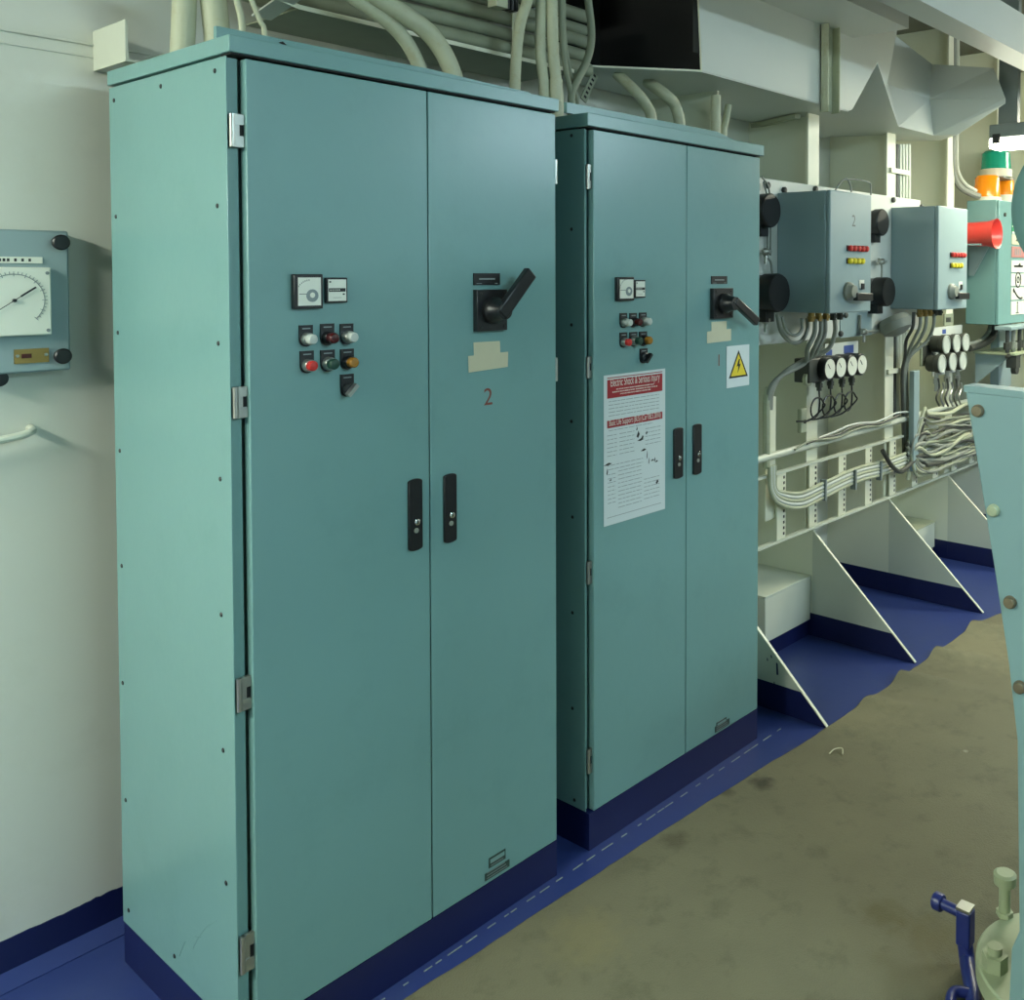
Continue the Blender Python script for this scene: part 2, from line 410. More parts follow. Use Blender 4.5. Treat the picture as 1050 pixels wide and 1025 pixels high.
    q.use(GREYT).lathe((xb-.026, y0-.0155, za+.028), (0, -1, 0), [(.0135, 0), (.0135, .0012), (.001, .0015)], 18)
    q.use(FACE).lathe((xb-.026, y0-.0167, za+.029), (0, -1, 0), [(.006, 0), (.005, .0012), (.001, .0015)], 14)
    q.build('dial', None, am)
    xa, xb, za, zc = rect(*spec['counter'], y0)
    hc = MB().box(xa, xb, y0-.01, y0-.0003, za, zc).build('hour_counter', BLACK, t, bevel=.0015)
    q = MB().use(FACE).box(xa+.004, xb-.004, y0-.0112, y0-.0103, za+.004, zc-.004); h = zc-za; w = xb-xa
    q.use(BLACK).box(xa+.1*w, xb-.12*w, y0-.0118, y0-.0112, za+.44*h, za+.58*h).box(xa+.12*w, xa+.2*w, y0-.0118, y0-.0112, za+.8*h, za+.86*h).box(xb-.25*w, xb-.16*w, y0-.0118, y0-.0112, za+.31*h, za+.37*h).box(xa+.3*w, xb-.3*w, y0-.0116, y0-.0112, za+.2*h, za+.21*h)
    q.use(FACE)
    for k in range(5): q.box(xa+.16*w+k*.1*w, xa+.2*w+k*.1*w, y0-.0121, y0-.0118, za+.48*h, za+.54*h)
    q.build('display', None, hc)
    # pilot lights and push buttons
    for (u0, v0, u1, v1, kind) in spec['buttons']:
        xa, xb, za, zc = rect(u0, v0, u1, v1, y0); xc = (xa+xb)/2; w = xb-xa; r = w*.44
        ps = [(xa, y0-.0003, zc), (xa, y0-.0003, za+w/2)]+[(xc-math.cos(PI*k/8)*w/2, y0-.0003, za+w/2-math.sin(PI*k/8)*w/2) for k in range(1, 8)]+[(xb, y0-.0003, za+w/2), (xb, y0-.0003, zc)]
        nm = {'sel': 'selector_switch', 'btn_red': 'push_button', 'btn_green': 'push_button'}.get(kind, 'pilot_light')
        pl = MB().use(BLACK).prism(ps, (0, -.004, 0))
        pl.use(GREYT).box(xc-w*.3, xc+w*.3, y0-.0046, y0-.0042, zc-.0085, zc-.006)
        pb = pl.build(nm, None, t)
        c = Vector((xc, y0-.0045, za+w/2+.002))
        if kind == 'sel':
            q = MB().use(BLACK).lathe(c, (0, -1, 0), [(r, 0), (r, .008), (r*.8, .01), (.001, .01)], 20)
            q.use(STEEL if spec['big'] else BLACK).bar(c+Vector((-r*.75, -.017, -r*.9)), c+Vector((r*.8, -.017, r*.7)), .009, .014, (0, -1, 0))
            q.build('knob', None, pb)
        else:
            col = {'white': WLENS, 'dred': DRED, 'btn_red': RED, 'btn_green': GREEN, 'amber': AMBER, 'green': GREEN}[kind]
            if kind == 'btn_green': c = c+Vector((.0, 0, 0))
            q = MB().use(STEEL if kind in ('white', 'btn_red', 'btn_green') else BLACK).lathe(c, (0, -1, 0), [(r, 0), (r*.98, .012), (r*.9, .014), (.001, .014)], 20)
            dd = .024 if kind != 'btn_red' else .018
            q.use(col).lathe(c+Vector((0, -.0142, 0)), (0, -1, 0), [(r*.82, 0), (r*.82, dd*.5), (r*.66, dd*.62), (.001, dd*.66)], 20)
            q.build('lens', None, pb)
    # main isolator
    xa, xb, za, zc = rect(*spec['isolator'], y0)
    iso = MB().use(BLACK).box(xa, xb, y0-.016, y0-.0003, za, zc)
    for (i, j) in ((.12, .1), (.88, .1), (.12, .9), (.88, .9)):
        iso.lathe((xa+(xb-xa)*i, y0-.0163, za+(zc-za)*j), (0, -1, 0), [(.004, 0), (.004, .002), (.001, .002)], 10)
    ib = iso.build('isolator_switch', None, t, bevel=.0015)
    xc, zz = (xa+xb)/2, (za+zc)/2
    MB().lathe((xc, y0-.0163, zz), (0, -1, 0), [(.034, 0), (.034, .012), (.028, .018), (.022, .05), (.001, .052)], 28).build('hub', BLACK, ib)
    L = spec['lever']
    pts = [Vector((xc, y0-.058, zz))]+[at(u, v, y=y0-.06) for (u, v) in L]
    q = MB()
    for a, b in zip(pts, pts[1:]): q.bar(a, b, spec['lw'], .02, (0, -1, 0))
    q.build('lever', BLACK, ib, bevel=.004)
    xa, xb, za, zc = rect(*spec['swlabel'], y0)
    q = MB().use(BLACK).box(xa, xb, y0-.003, y0-.0003, za, zc).use(GREYT); w = xb-xa; h = zc-za
    q.box(xa+.2*w, xb-.2*w, y0-.0034, y0-.003, za+.45*h, za+.58*h).box(xa+.1*w, xa+.3*w, y0-.0034, y0-.003, za+.1*h, za+.16*h).box(xb-.2*w, xb-.1*w, y0-.0034, y0-.003, za+.1*h, za+.16*h)
    q.build('name_plate', None, t)
    # painted numeral
    s, u, v, hgt, mm = spec['num']
    p = at(u, v, y=y0); q = MB(); text_mb(q, s, hgt, p.x, y0, p.z, .0006); q.build('numeral', mm, t)
    # maker's plates near the bottom
    for i, (u0, v0, u1, v1) in enumerate(spec['plates']):
        a = at(u0, v0, y=y0); b = at(u1, v1, y=y0)
        if i == 0:
            q = MB().use(TAG_DARK).box(a.x, b.x, y0-.002, y0-.0003, b.z, a.z).use(TEALD).box(a.x+.004, b.x-.004, y0-.0026, y0-.002, b.z+(a.z-b.z)*.45, a.z-.004)
        else:
            q = MB().use(TAG_DARK).box(a.x, b.x, y0-.002, y0-.0003, b.z, a.z)
        q.use(GREYT)
        for k in range(3): q.box(a.x+.006, b.x-.008-.004*k, y0-.0027, y0-.002, b.z+.004+.007*k, b.z+.0055+.007*k)
        q.build('maker_plate', None, t)
    return t
cabinet(.007, .4397, .8501, .1, 2.1, 0, 'large teal cabinet with two doors and a red painted 2, nearest the viewer',
  dict(screws=[(220.4, 72.6), (165, 88.5), (117, 103), (223, 211), (224, 352), (226, 491), (227, 630), (229, 769), (232, 905), (119, 222), (121, 341), (123, 462), (125, 580), (126, 700), (129, 820), (132, 933), (179, 980)],
       gap=.030, lr=.01, ll=.0045, lz=2.142, rail=(-.026, .81, 2.166, 0), slots=[(290, 45), (404, 71), (508, 94)],
       hinges=[(243, 116, 150), (247, 397, 429), (248, 697, 731), (252, 962, 1000)], rhinges=[(163, 188), (367, 391)], ru=569,
       handles=[(417.5, 492, 432, 562), (454, 486.5, 467, 554)], ammeter=(298, 281, 328, 316), counter=(332, 284.5, 354, 310),
       buttons=[(306, 333.5, 320, 355, 'white'), (327.8, 332, 342, 354, 'dred'), (348, 332, 361.5, 353, 'white'), (307, 360, 321, 382, 'btn_red'), (328, 359, 342.5, 380.5, 'btn_green'), (348.5, 358, 362, 378.5, 'amber'), (348.5, 384, 362, 406, 'sel')],
       isolator=(485, 297, 516, 338), lever=[(513, 323), (544, 279)], lw=.036, swlabel=(485, 280, 512, 292),
       num=('2', 500.5, 415, .062, NUMR), plates=[(501, 880, 518, 879.5), (497, 896, 522, 887.5)], big=True))
cabinet(1.0034, 1.4252, 1.8347, .109, 2.078, .0072, 'teal cabinet bearing the first-aid poster and a painted 1, farther from the viewer',
  dict(screws=[(586, 139), (586, 235), (586, 333), (586, 432), (587, 530), (587, 628), (587, 726), (589, 820)],
       gap=.018, lr=.02, ll=.0085, lz=2.123, rail=(.948, 1.79, 2.153, .14), slots=[(612, 121), (735, 147)],
       hinges=[(603, 168, 193), (603, 366, 388), (604, 577, 600), (604, 770, 795)], rhinges=[(188, 195)], ru=779,
       handles=[(690, 439, 699, 489), (710, 435, 718, 485)], ammeter=(630, 284, 647, 308), counter=(648.5, 287, 659.5, 305),
       buttons=[(635, 321, 642, 336, 'white'), (645, 321, 652, 335.5, 'dred'), (655, 320.5, 662, 335, 'white'), (635, 341, 642, 356, 'btn_red'), (645, 340.5, 652.5, 355, 'btn_green'), (655, 340, 662.5, 354.5, 'amber'), (655.5, 357.5, 663, 372, 'sel')],
       isolator=(728, 295.5, 748, 325.5), lever=[(753, 308), (776, 330)], lw=.03, swlabel=(729, 283, 745, 291),
       num=('1', 737, 375, .056, NUMR), plates=[(734.5, 741, 744.5, 740), (733, 745, 747.5, 742)], big=False))

# tape patches, poster, warning sign
def tape(polys, y, label):
    m = MB()
    for i, pl in enumerate(polys): m.prism([at(u, v, y=y-.0006*(i+1)) for u, v in pl], (0, -.0004, 0))
    tag(m.build('tape_patch', TAPE), label, 'label', 'tape patches under the isolators')
tape([[(485.5, 351), (512.5, 349.5), (513, 364), (486, 366)], [(480, 365), (521, 360.5), (520.5, 376), (480.5, 382)]], 0, 'stepped cream tape patch on the large cabinet door above the red 2')
tape([[(729.5, 330), (745, 329), (745, 340), (729.5, 341)], [(725, 340), (749.5, 337), (749.5, 349), (725, 352)]], .0072, 'stepped cream tape patch on the farther cabinet, under its angled black lever')
y0 = .0072-.0008
a = at(618, 386.5, y=y0); b = at(683, 520, y=y0); c = at(620, 541, y=y0); d = at(680.6, 376.6, y=y0)
px0, px1, pz0, pz1 = (a.x+c.x)/2, (b.x+d.x)/2, (b.z+c.z)/2, (a.z+d.z)/2
t = thing('safety_poster', ((px0+px1)/2, y0, pz0), 'white first-aid poster with two red banners stuck on the farther cabinet', 'poster')
PW, PH = px1-px0, pz1-pz0
MB().box(px0, px1, y0-.0008, y0-.0001, pz0, pz1).build('sheet', PAPER, t)
q = MB().use(REDP).box(px0+.014, px1-.014, y0-.0012, y0-.0008, pz1-.155*PH, pz1-.032*PH)
q.box(px0+.014, px1-.014, y0-.0012, y0-.0008, pz1-.017*PH-.0025, pz1-.017*PH)
q.use(WPRINT); text_mb(q, 'Electric Shock & Serious Injury', .034, (px0+px1)/2, y0-.0012, pz1-.078*PH, .0003, wid=PW*.8)
for k, ww in enumerate((.62, .74, .5)):
    for j in range(26):
        xw = (px0+px1)/2-ww*PW/2+ww*PW*j/26
        q.box(xw, xw+ww*PW/26*random.uniform(.5, .9), y0-.0015, y0-.0012, pz1-(.096+.017*k)*PH-.003, pz1-(.096+.017*k)*PH)
q.build('red_banner', None, t)
q = MB().use(REDP).box(px0+.014, px1-.014, y0-.0012, y0-.0008, pz1-.352*PH, pz1-.302*PH)
q.use(WPRINT); text_mb(q, 'Basic Life Support (BLS) (CarTBLS.2010)', .024, (px0+px1)/2, y0-.0012, pz1-.338*PH, .0003, wid=PW*.84)
q.build('red_banner', None, t)
q = MB().use(GREYT)
def lines(z0, z1, x0, x1, st, sl=0):
    z = z0
    while z > z1:
        x = x0
        while x < x1:
            l = random.uniform(.008, .03); q.box(x, min(x+l, x1), y0-.0011, y0-.0008, z-.0016, z); x += l+.004
        z -= st
lines(pz1-.175*PH, pz1-.285*PH, px0+.02, px1-.03, .0105)
q.build('small_print', None, t); q = MB().use(GREYT)
lines(pz1-.368*PH, pz1-.375*PH, px0+.02, px1-.06, .01)
for (x0f, x1f, za, zb_) in ((.05, .2, .4, .56), (.24, .48, .4, .56), (.66, .92, .4, .53), (.05, .62, .6, .64), (.22, .6, .65, .92), (.64, .9, .75, .9), (.06, .18, .66, .86)):
    lines(pz1-za*PH, pz1-zb_*PH, px0+x0f*PW, px0+x1f*PW, .012)
q.build('small_print', None, t); q = MB().use(GREYT)
q.box(px0+.014, px1-.02, y0-.0011, y0-.0008, pz0+.022, pz0+.0235)
q.build('rule_line', None, t)
q = MB()
for (fx, fz, sx, sz) in ((.54, .43, .014, .022), (.61, .455, .012, .012), (.58, .47, .03, .008), (.68, .43, .008, .012), (.63, .545, .026, .008), (.06, .59, .035, .008), (.05, .64, .006, .02), (.69, .585, .004, .026), (.72, .63, .004, .02), (.78, .63, .016, .006), (.82, .63, .006, .014), (.85, .645, .014, .006), (.86, .79, .014, .014), (.1, .7, .01, .006), (.52, .39, .006, .012)):
    x = px0+fx*PW; z = pz1-fz*PH
    q.prism([(x-sx/2, y0-.0008, z-sz*.3), (x, y0-.0008, z-sz/2), (x+sx/2, y0-.0008, z), (x+sx*.1, y0-.0008, z+sz/2)], (0, -.0004, 0))
q.build('figure_drawings', BLACK, t)
a = at(745, 356, y=y0); b = at(768, 395, y=y0)
t = thing('warning_sign', ((a.x+b.x)/2, y0, b.z), 'white sticker with a black and yellow triangle showing a lightning bolt', 'warning sign')
za = (at(745, 397.5, y=y0).z+at(768, 395, y=y0).z)/2; zb_ = (at(745, 356, y=y0).z+at(768, 352, y=y0).z)/2
MB().box(a.x, b.x, y0-.0008, y0-.0001, za, zb_).build('backing', PAPER, t)
w = b.x-a.x; xc = (a.x+b.x)/2+.002; zz = za+.032; s = w*.42; hh = (zb_-za)*.66
tri = lambda k, yy: [(xc-s*k, yy, zz+hh*.33*(1-k)), (xc+s*k, yy, zz+hh*.33*(1-k)), (xc, yy, zz+hh*.33*(1-k)+hh*k)]
q = MB().use(BLACK).prism(tri(1, y0-.0008), (0, -.0004, 0)).use(YELL).prism(tri(.8, y0-.0012), (0, -.0003, 0)).use(BLACK)
q.prism([(xc+.002, y0-.0015, zz+hh*.68), (xc-.012, y0-.0015, zz+hh*.40), (xc-.001, y0-.0015, zz+hh*.42), (xc-.006, y0-.0015, zz+hh*.16), (xc+.013, y0-.0015, zz+hh*.5), (xc+.003, y0-.0015, zz+hh*.48), (xc+.008, y0-.0015, zz+hh*.66)], (0, -.0003, 0))
q.build('triangle', None, t)

# ------------------------------------------- instrument box on the left wall
yp = W-.05
a = at(0, 235, y=yp); b = at(73, 378, y=yp)
t = thing('barograph_panel', (b.x-.2, W, b.z), 'square-dialled gauge on a teal backing box, on the wall left of the cabinets', 'gauge')
bx1 = b.x; bx0 = b.x-.36; zt = at(73, 237, y=yp).z; zb_ = at(73, 379, y=yp).z
MB().box(bx0, bx1, yp, W-.0005, zb_, zt).build('backing_box', TEALB, t, bevel=.005)
for (u, v) in ((62, 248.5), (64, 365)):
    p = at(u, v, y=yp-.015)
    MB().lathe((p.x, yp-.0003, p.z), (0, -1, 0), [(.01, 0), (.01, .008), (.017, .009), (.0185, .02), (.015, .023), (.001, .023)], 24).build('knob', BLACK, t)
a = at(52, 274, y=yp-.02); b = at(52, 343, y=yp-.02); fx1 = a.x; fz1, fz0 = a.z, b.z; fx0 = fx1-.165
bz = MB().box(fx0, fx1, yp-.022, yp-.0003, fz0, fz1).build('dial_case', FACE, t, bevel=.003)
c = at(14.5, 308, y=yp-.022); q = MB().use(GREYT)
for k in range(37):
    a0 = math.radians(-45+270*k/36); r0, r1 = (.055, .066) if k % 3 == 0 else (.061, .066)
    q.bar((c.x+r0*math.cos(a0), yp-.0226, c.z+r0*math.sin(a0)), (c.x+r1*math.cos(a0), yp-.0226, c.z+r1*math.sin(a0)), .0012, .0008, (0, -1, 0))
q.tube([(c.x+.06*math.cos(math.radians(-45+270*k/40)), yp-.0226, c.z+.06*math.sin(math.radians(-45+270*k/40))) for k in range(41)], .0008, 6)
for (dx, dz) in ((.07, .07), (.07, -.07)): q.lathe((fx1-.008, yp-.0223, c.z+dz*(.0+1)*.95-.004), (0, -1, 0), [(.004, 0), (.004, .002), (.001, .002)], 10)
q.build('scale', None, bz)
MB().bar((c.x-.05, yp-.026, c.z-.035), (c.x+.042, yp-.026, c.z+.03), .0016, .001, (0, -1, 0)).bar((c.x+.012, yp-.026, c.z+.009), (c.x+.042, yp-.026, c.z+.03), .004, .0012, (0, -1, 0)).lathe((c.x, yp-.0223, c.z), (0, -1, 0), [(.004, 0), (.004, .006), (.001, .006)], 12).build('needle', BLACK, bz)
a = at(43, 263.5, y=yp); b = at(43, 270, y=yp)
q = MB().use(FACE).box(a.x-.15, a.x, yp-.003, yp-.0003, b.z, a.z).use(BLACK)
xx = a.x-.14
while xx < a.x-.02: q.box(xx, xx+.005, yp-.0036, yp-.003, b.z+.004, a.z-.004); xx += random.choice((.008, .01, .014))
q.build('title_strip', None, t)
a = at(14, 357, y=yp); b = at(50, 371, y=yp)
q = MB().use(BRASS).box(a.x, b.x, yp-.003, yp-.0003, b.z, a.z-.003).use(STEEL)
for x in (a.x+.006, b.x-.006): q.lathe((x, yp-.003, (a.z+b.z)/2), (0, -1, 0), [(.004, 0), (.003, .002), (.001, .002)], 10)
q.use(DRED).box(a.x+.014, a.x+.034, yp-.0036, yp-.003, (a.z+b.z)/2-.006, (a.z+b.z)/2+.004)
q.build('brass_tag', None, t)
p = at(-2, 388, y=W-.03)
tag(MB().lathe((p.x, W-.0003, p.z), (0, -1, 0), [(.014, 0), (.014, .02), (.018, .022), (.018, .04), (.001, .042)], 18).build('wall_plug', BLACK), 'small black round plug on the wall just under the square-dialled gauge', 'plug')
# grab handle
a = at(37, 442, y=W-.04)
pts = spline([(a.x-.26, W-.001, a.z-.03), (a.x-.255, W-.035, a.z-.03), (a.x-.2, W-.045, a.z-.024), (a.x-.05, W-.045, a.z-.008), (a.x-.008, W-.035, a.z), (a.x, W-.001, a.z+.004)])
tag(MB().tube(pts, .009, 10).build('grab_handle', WHITES), 'white tubular grab handle on the wall below the square-dialled gauge', 'handle')
# welded channel stub over the left rear corner
t = thing('channel_stub', (.04, W-.1, 2.2), 'short white steel channel sticking out of the wall above the large cabinet', 'bracket')
yq = W-.09
a = at(97, 37, y=yq); b = at(130, 27, y=yq); zt = at(130, 28, y=yq).z; zb_ = at(101, 67, y=yq).z
xl = at(99, 50, x=0, y=None).x if False else at(99, 50, y=W-.19).x
# left web (faces -x), horizontal shelf, far web
P1 = at(130, 27, y=W-.19)
xs = at(130, 50, y=W-.19).x-.0
MB().box(xs-.003, xs+.003, W-.19, W-.0005, 2.165, 2.262).build('web', WHITES, t)
MB().box(xs+.003, xs+.09, W-.19, W-.0005, 2.165, 2.171).build('flange', WHITES, t)
MB().box(xs+.084, xs+.09, W-.185, W-.0005, 2.171, 2.2).build('lip', WHITES, t)

# --------------------------------------------------- cables onto the cabinets
def cable(pix, y, r, label, m=CREAM, end=None, group='painted cables entering the cabinet tops', ys=None, start=None, n=8, name='cable'):
    pts = [at(u, v, y=(ys[i] if ys else y)) for i, (u, v) in enumerate(pix)]
    if start: pts = [Vector(start)]+pts
    if end: pts.append(Vector((pts[-1].x, pts[-1].y, end)))
    q = MB(); q.tube(spline(pts, n), r, 14)
    return tag(q.build(name, m), label, 'cable', group)
LZ2, LZ1 = 2.1425, 2.1235
cable([(189, -30), (189, 0), (188, 30), (187, 52)], .4, .026, 'thick cream cable rising from the rear left corner of the large cabinet', end=LZ2)
cable([(217, -30), (219, 0), (222, 30), (223, 45)], .38, .029, 'thickest upright cream cable, second from the left above the large cabinet', end=LZ2)
cable([(238, -30), (243, 0), (248, 25)], .32, .0075, 'thin cream cable leaning right, just right of the thickest upright one', end=LZ2)
cable([(250, -25), (258, 0), (267, 22), (271, 32)], .3, .006, 'thin bright cream cable, rightmost of the slim pair over the large cabinet', end=LZ2)
cable([(290, -55), (330, -25), (365, -1), (396, 21), (416, 42), (429, 66), (433, 80)], .3, .019, 'bent cream cable dropping onto the large cabinet, left of the curved pair', end=LZ2)
cable([(320, -50), (355, -25), (388, -2), (432, 27), (451, 48), (463, 72), (467, 88)], .28, .025, 'bent cream cable dropping onto the large cabinet, right of the curved pair', end=LZ2)
cable([(547, -25), (541, 0), (534, 22), (530, 50), (528, 88)], .3, .0165, 'cream cable bowing left, above the right rear part of the large cabinet', end=LZ2)
cable([(556, -30), (555, 0), (554, 50), (557, 80), (558, 98)], .3, .0165, 'cream cable, left of the straight pair above the gap between cabinets', end=LZ2)
cable([(567, -30), (566, 0), (567, 50), (570, 80), (572, 102)], .28, .018, 'cream cable with taped foot, right of the straight pair by the gap', end=LZ2)
q = MB(); p = at(570, 88, y=.28); q.cone(p+Vector((0, 0, -.05)), p+Vector((0, 0, .02)), .0205, n=16)
tag(q.build('tape_wrap', CREAM), 'cream tape wrap around the foot of the right straight cable', 'tape')
cable([(575, -20), (576, 30), (580, 70), (586, 104)], .34, .009, 'slim dusty cable slanting behind the cabinet gap, left one', m=CREAMD, end=2.05)
cable([(578, -20), (579, 35), (584, 70), (592, 104)], .36, .006, 'slim dusty cable slanting behind the cabinet gap, right one', m=CREAMD, end=2.05)
cable([(600, -30), (603, 0), (606, 25), (606, 45), (601, 64), (591, 84), (586, 100)], .34, .013, 'dull hanging cable bowing beside the black duct mouth', m=CREAMD, end=2.05)
cable([(652, 94), (663, 108), (668, 122)], .38, .02, 'cream cable bending under the duct onto the farther cabinet, leftmost', end=LZ1, start=(1.585, .46, 2.386))
cable([(682, 97), (692, 108), (697, 128)], .38, .022, 'cream cable bending under the duct onto the farther cabinet, middle', end=LZ1, start=(1.745, .46, 2.386))
cable([(734, 98), (734, 120), (734, 140)], .34, .02, 'short cream cable standing near the right end of the farther cabinet top', end=LZ1)
cable([(747, 108), (744, 125), (742, 135)], .42, .014, 'short cream cable behind, at the right end of the farther cabinet top', end=LZ1)
# perforated hanger strip
a = at(598, 103, y=.5); b = at(610, 76, y=.5)
q = MB().use(CREAMD).bar(a, b, .03, .004, (0, -1, 0)).use(BLACKM)
for k in range(6):
    p = a+(b-a)*(.1+.16*k); q.bar(p+Vector((0, -.0024, 0)), p+(b-a)*.07+Vector((0, -.0024, 0)), .012, .001, (0, -1, 0))
tag(q.build('perforated_strip', None), 'slanting perforated cream metal strip behind the gap between the cabinets', 'bracket')

# cable tray above the cabinets, with its run of cables
t = thing('overhead_cable_tray', (.9, .5, 2.34), 'cable tray running above the cabinets against the wall', 'cable tray')
m = MB().box(.36, 1.33, .42, .70, 2.345, 2.349)
m.build('tray_floor', CREAMD, t)
pts = [(.17, .42, 2.395), (.25, .42, 2.368), (.36, .42, 2.349), (1.33, .42, 2.349)]
q = MB()
for a, b in zip(pts, pts[1:]): q.bar(a, b, .003, .012)
q.build('tray_edge', FLANGE, t)
m = MB()
for x in (.62, 1.06): m.box(x, x+.025, .415, .418, 2.35, 2.52)
m.build('hanger_strap', CREAM, t)
lab = ['lowest', 'second lowest', 'third from the bottom', 'upper front', 'topmost']
rr = [.024, .022, .021, .02, .022]
for k, (y, z) in enumerate(((.45, 2.376), (.46, 2.424), (.45, 2.470), (.47, 2.514), (.46, 2.56))):
    pts = [(.2, y+.03, z+.09), (.36, y+.01, z+.02), (.6, y, z), (1.0, y, z+.003), (1.43, y, z-.004)]
    tag(MB().tube(spline(pts, 8), rr[k], 12).build('tray_cable', CREAMD), 'dusty painted cable running along the overhead tray, %s of the stack' % lab[k], 'cable', 'cables lying along the overhead tray')
for k, (y, z) in enumerate(((.52, 2.38), (.52, 2.43), (.57, 2.40), (.57, 2.46), (.62, 2.38), (.63, 2.44), (.54, 2.5))):
    pts = [(.3, y, z+.03), (.6, y, z), (1.0, y, z+.003), (1.43, y, z-.004)]
    tag(MB().tube(spline(pts, 8), .02, 10).build('tray_cable', DKCAB if k % 2 else CREAMD), 'dusty painted cable lying deep in the overhead tray behind the front run', 'cable', 'cables at the back of the overhead tray')
# angle iron across, left of the tray
a = at(268, 18, y=.55); b = at(305, -8, y=.35)
q = MB().bar(a, b, .05, .005, (0, -.3, 1))
tag(q.build('support_plate', GREYL), 'slanting grey plate hanging at the left end of the overhead tray', 'bracket')
# label block above the bowed cable
a = at(509, -4, y=.3); b = at(521, 9, y=.3)
t = thing('terminal_block', (a.x, .3, b.z), 'pale terminal block at the top edge, beside the bowed cable', 'terminal block')
MB().box(a.x, b.x, .3, .34, b.z, b.z+.1).build('housing', CREAM, t, bevel=.002)
q = MB()
for k in range(3): q.box(b.x+.006+.016*k, b.x+.016+.016*k, .31, .34, b.z+.004, b.z+.1)
q.build('slats', BLACK, t)
# dark box above the tray, standing in for the shade up there
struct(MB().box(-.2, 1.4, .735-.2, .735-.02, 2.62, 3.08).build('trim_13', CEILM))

# ------------------------------------------------------------- duct work
DZ, DT = 2.392, 2.95
t = thing('air_duct', (2.3, .45, DZ), 'grey sheet-metal duct above the farther cabinet with a black open mouth', 'duct')
yA = .2; q = MB()
A0 = Vector((1.745, yA, DZ)); A1 = Vector((1.44, .47, DZ)); A2 = Vector((1.52, .72, DZ))
xE = 3.15
# front side wall, bottom, back and top as separate sheets: the mouth is open
th = .004
T0 = Vector((1.70, yA, DT)); 
E1 = at(874, 113, y=yA-.004)
q = MB().prism([A0, (E1.x, yA, DZ), (3.16, yA, 2.56), (3.3, yA, DT), T0], (0, -th, 0)); q.build('side_wall', GREYL, t, smooth=False)
q = MB().prism([A0, A1, A2, (xE+.3, .72, DZ), (xE, yA, DZ)], (0, 0, -th)); q.build('bottom', GREYL, t, smooth=False)
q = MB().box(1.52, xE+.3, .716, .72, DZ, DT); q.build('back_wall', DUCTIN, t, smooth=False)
q = MB().prism([Vector((1.7, yA+.002, DZ+.06)), Vector((xE, yA+.002, DZ+.06)), Vector((xE, yA+.002, DT)), T0+Vector((0, .002, 0))], (0, th, 0)); q.build('inner_shade_sheet', DUCTIN, t, smooth=False)  # near-black sheet, darkness inside the duct as colour
q = MB().box(1.76, 1.77, yA+.01, .714, DZ+.003, DT); q.build('mouth_shade_sheet', BLACKM, t, smooth=False)  # black sheet added to keep the open mouth dark
q = MB().bar(A0+Vector((0, 0, 0)), A1, .004, .006).bar(A0, T0, .006, .006, (1, 0, 0)); q.build('rim', FLANGE, t)
# hanger
a = at(850, 8, y=yA-.02); b = at(850, 114, y=yA-.02)
hx = b.x
t2 = thing('duct_hanger', (hx, yA, b.z), 'upright cream steel hanger strap bolted to the front of the duct', 'hanger')
w = .10
m = MB().box(hx-w/2, hx-w/2+.006, yA-.045, yA-.0045, b.z-.01, DT+.1).box(hx-w/2, hx+w/2, yA-.0105, yA-.0045, b.z-.0, DT+.1).box(hx+w/2-.006, hx+w/2, yA-.045, yA-.0045, b.z-.004, DT+.1)
m.build('channel', CREAM, t2, bevel=.001)
for v in (62, 106):
    p = at(848, v, y=yA-.012); MB().lathe(p, (0, -1, 0), [(.012, 0), (.012, .006), (.004, .012), (.001, .012)], 10).build('bolt', CREAM, t2)
# elbow: dark gusset triangle, then the transverse run
t = thing('transverse_duct', (3.6, .2, 2.4), 'angular grey duct section crossing toward the viewer, right of the hanger', 'duct')
E1 = at(874, 113, z=DZ-.005); E2 = at(921, 130, z=DZ-.005); E3 = at(900, 65, z=DZ-.005)
q = MB(); q.add([E1, E2, E3], [(0, 1, 2)]); o = q.build('gusset', GREYL, t, smooth=False); sm = o.modifiers.new('s', 'SOLIDIFY'); sm.thickness = .004
XQ = 3.74
G3 = at(896, 60, x=3.36); L0 = at(910, 87, x=3.42); L1 = at(953, 102, x=XQ); L2 = at(1031, 101, x=XQ)
B1 = at(957, 139, z=DZ); B2 = at(982, 138, z=DZ); B3 = at(1031, 106, x=XQ+.01)
q = MB(); q.add([E2, G3, L0, L1, B1], [(0, 1, 2), (0, 2, 3, 4)]); q.add([L1, B1, B2, B3, L2], [(0, 1, 2, 3, 4)])
o = q.build('lower_skirt', GREYL, t, smooth=False); sm = o.modifiers.new('s', 'SOLIDIFY'); sm.thickness = .004
H0 = at(890, 15, x=3.3); H1 = at(955, 66, x=XQ+.02); H2 = at(1019, 70, x=XQ+.05)
q = MB(); q.add([G3, L0, L1, H1, H0], [(0, 1, 2, 3, 4)]); q.add([L1, L2, H2, H1], [(0, 1, 2, 3)])
o = q.build('upper_skirt', GREYL, t, smooth=False); sm = o.modifiers.new('s', 'SOLIDIFY'); sm.thickness = .004
K1 = Vector((3.9, .7, 2.42)); K0 = Vector((xE+.1, .7, DZ))
q = MB(); q.add([E1, E2, B1, B2, (4.0, .3, DZ+.01), K1, K0], [(0, 1, 2, 3, 4, 5, 6)])
o = q.build('bottom', GREYL, t, smooth=False); sm = o.modifiers.new('s', 'SOLIDIFY'); sm.thickness = .004
q = MB(); q.add([B3, L2, H2, H2+Vector((.3, .3, 0)), B3+Vector((.3, .3, 0)), L2+Vector((.3, .3, 0))], [(0, 1, 5, 4), (1, 2, 3, 5)])
o = q.build('end_cheek', GREYL, t, smooth=False); sm = o.modifiers.new('s', 'SOLIDIFY'); sm.thickness = .004
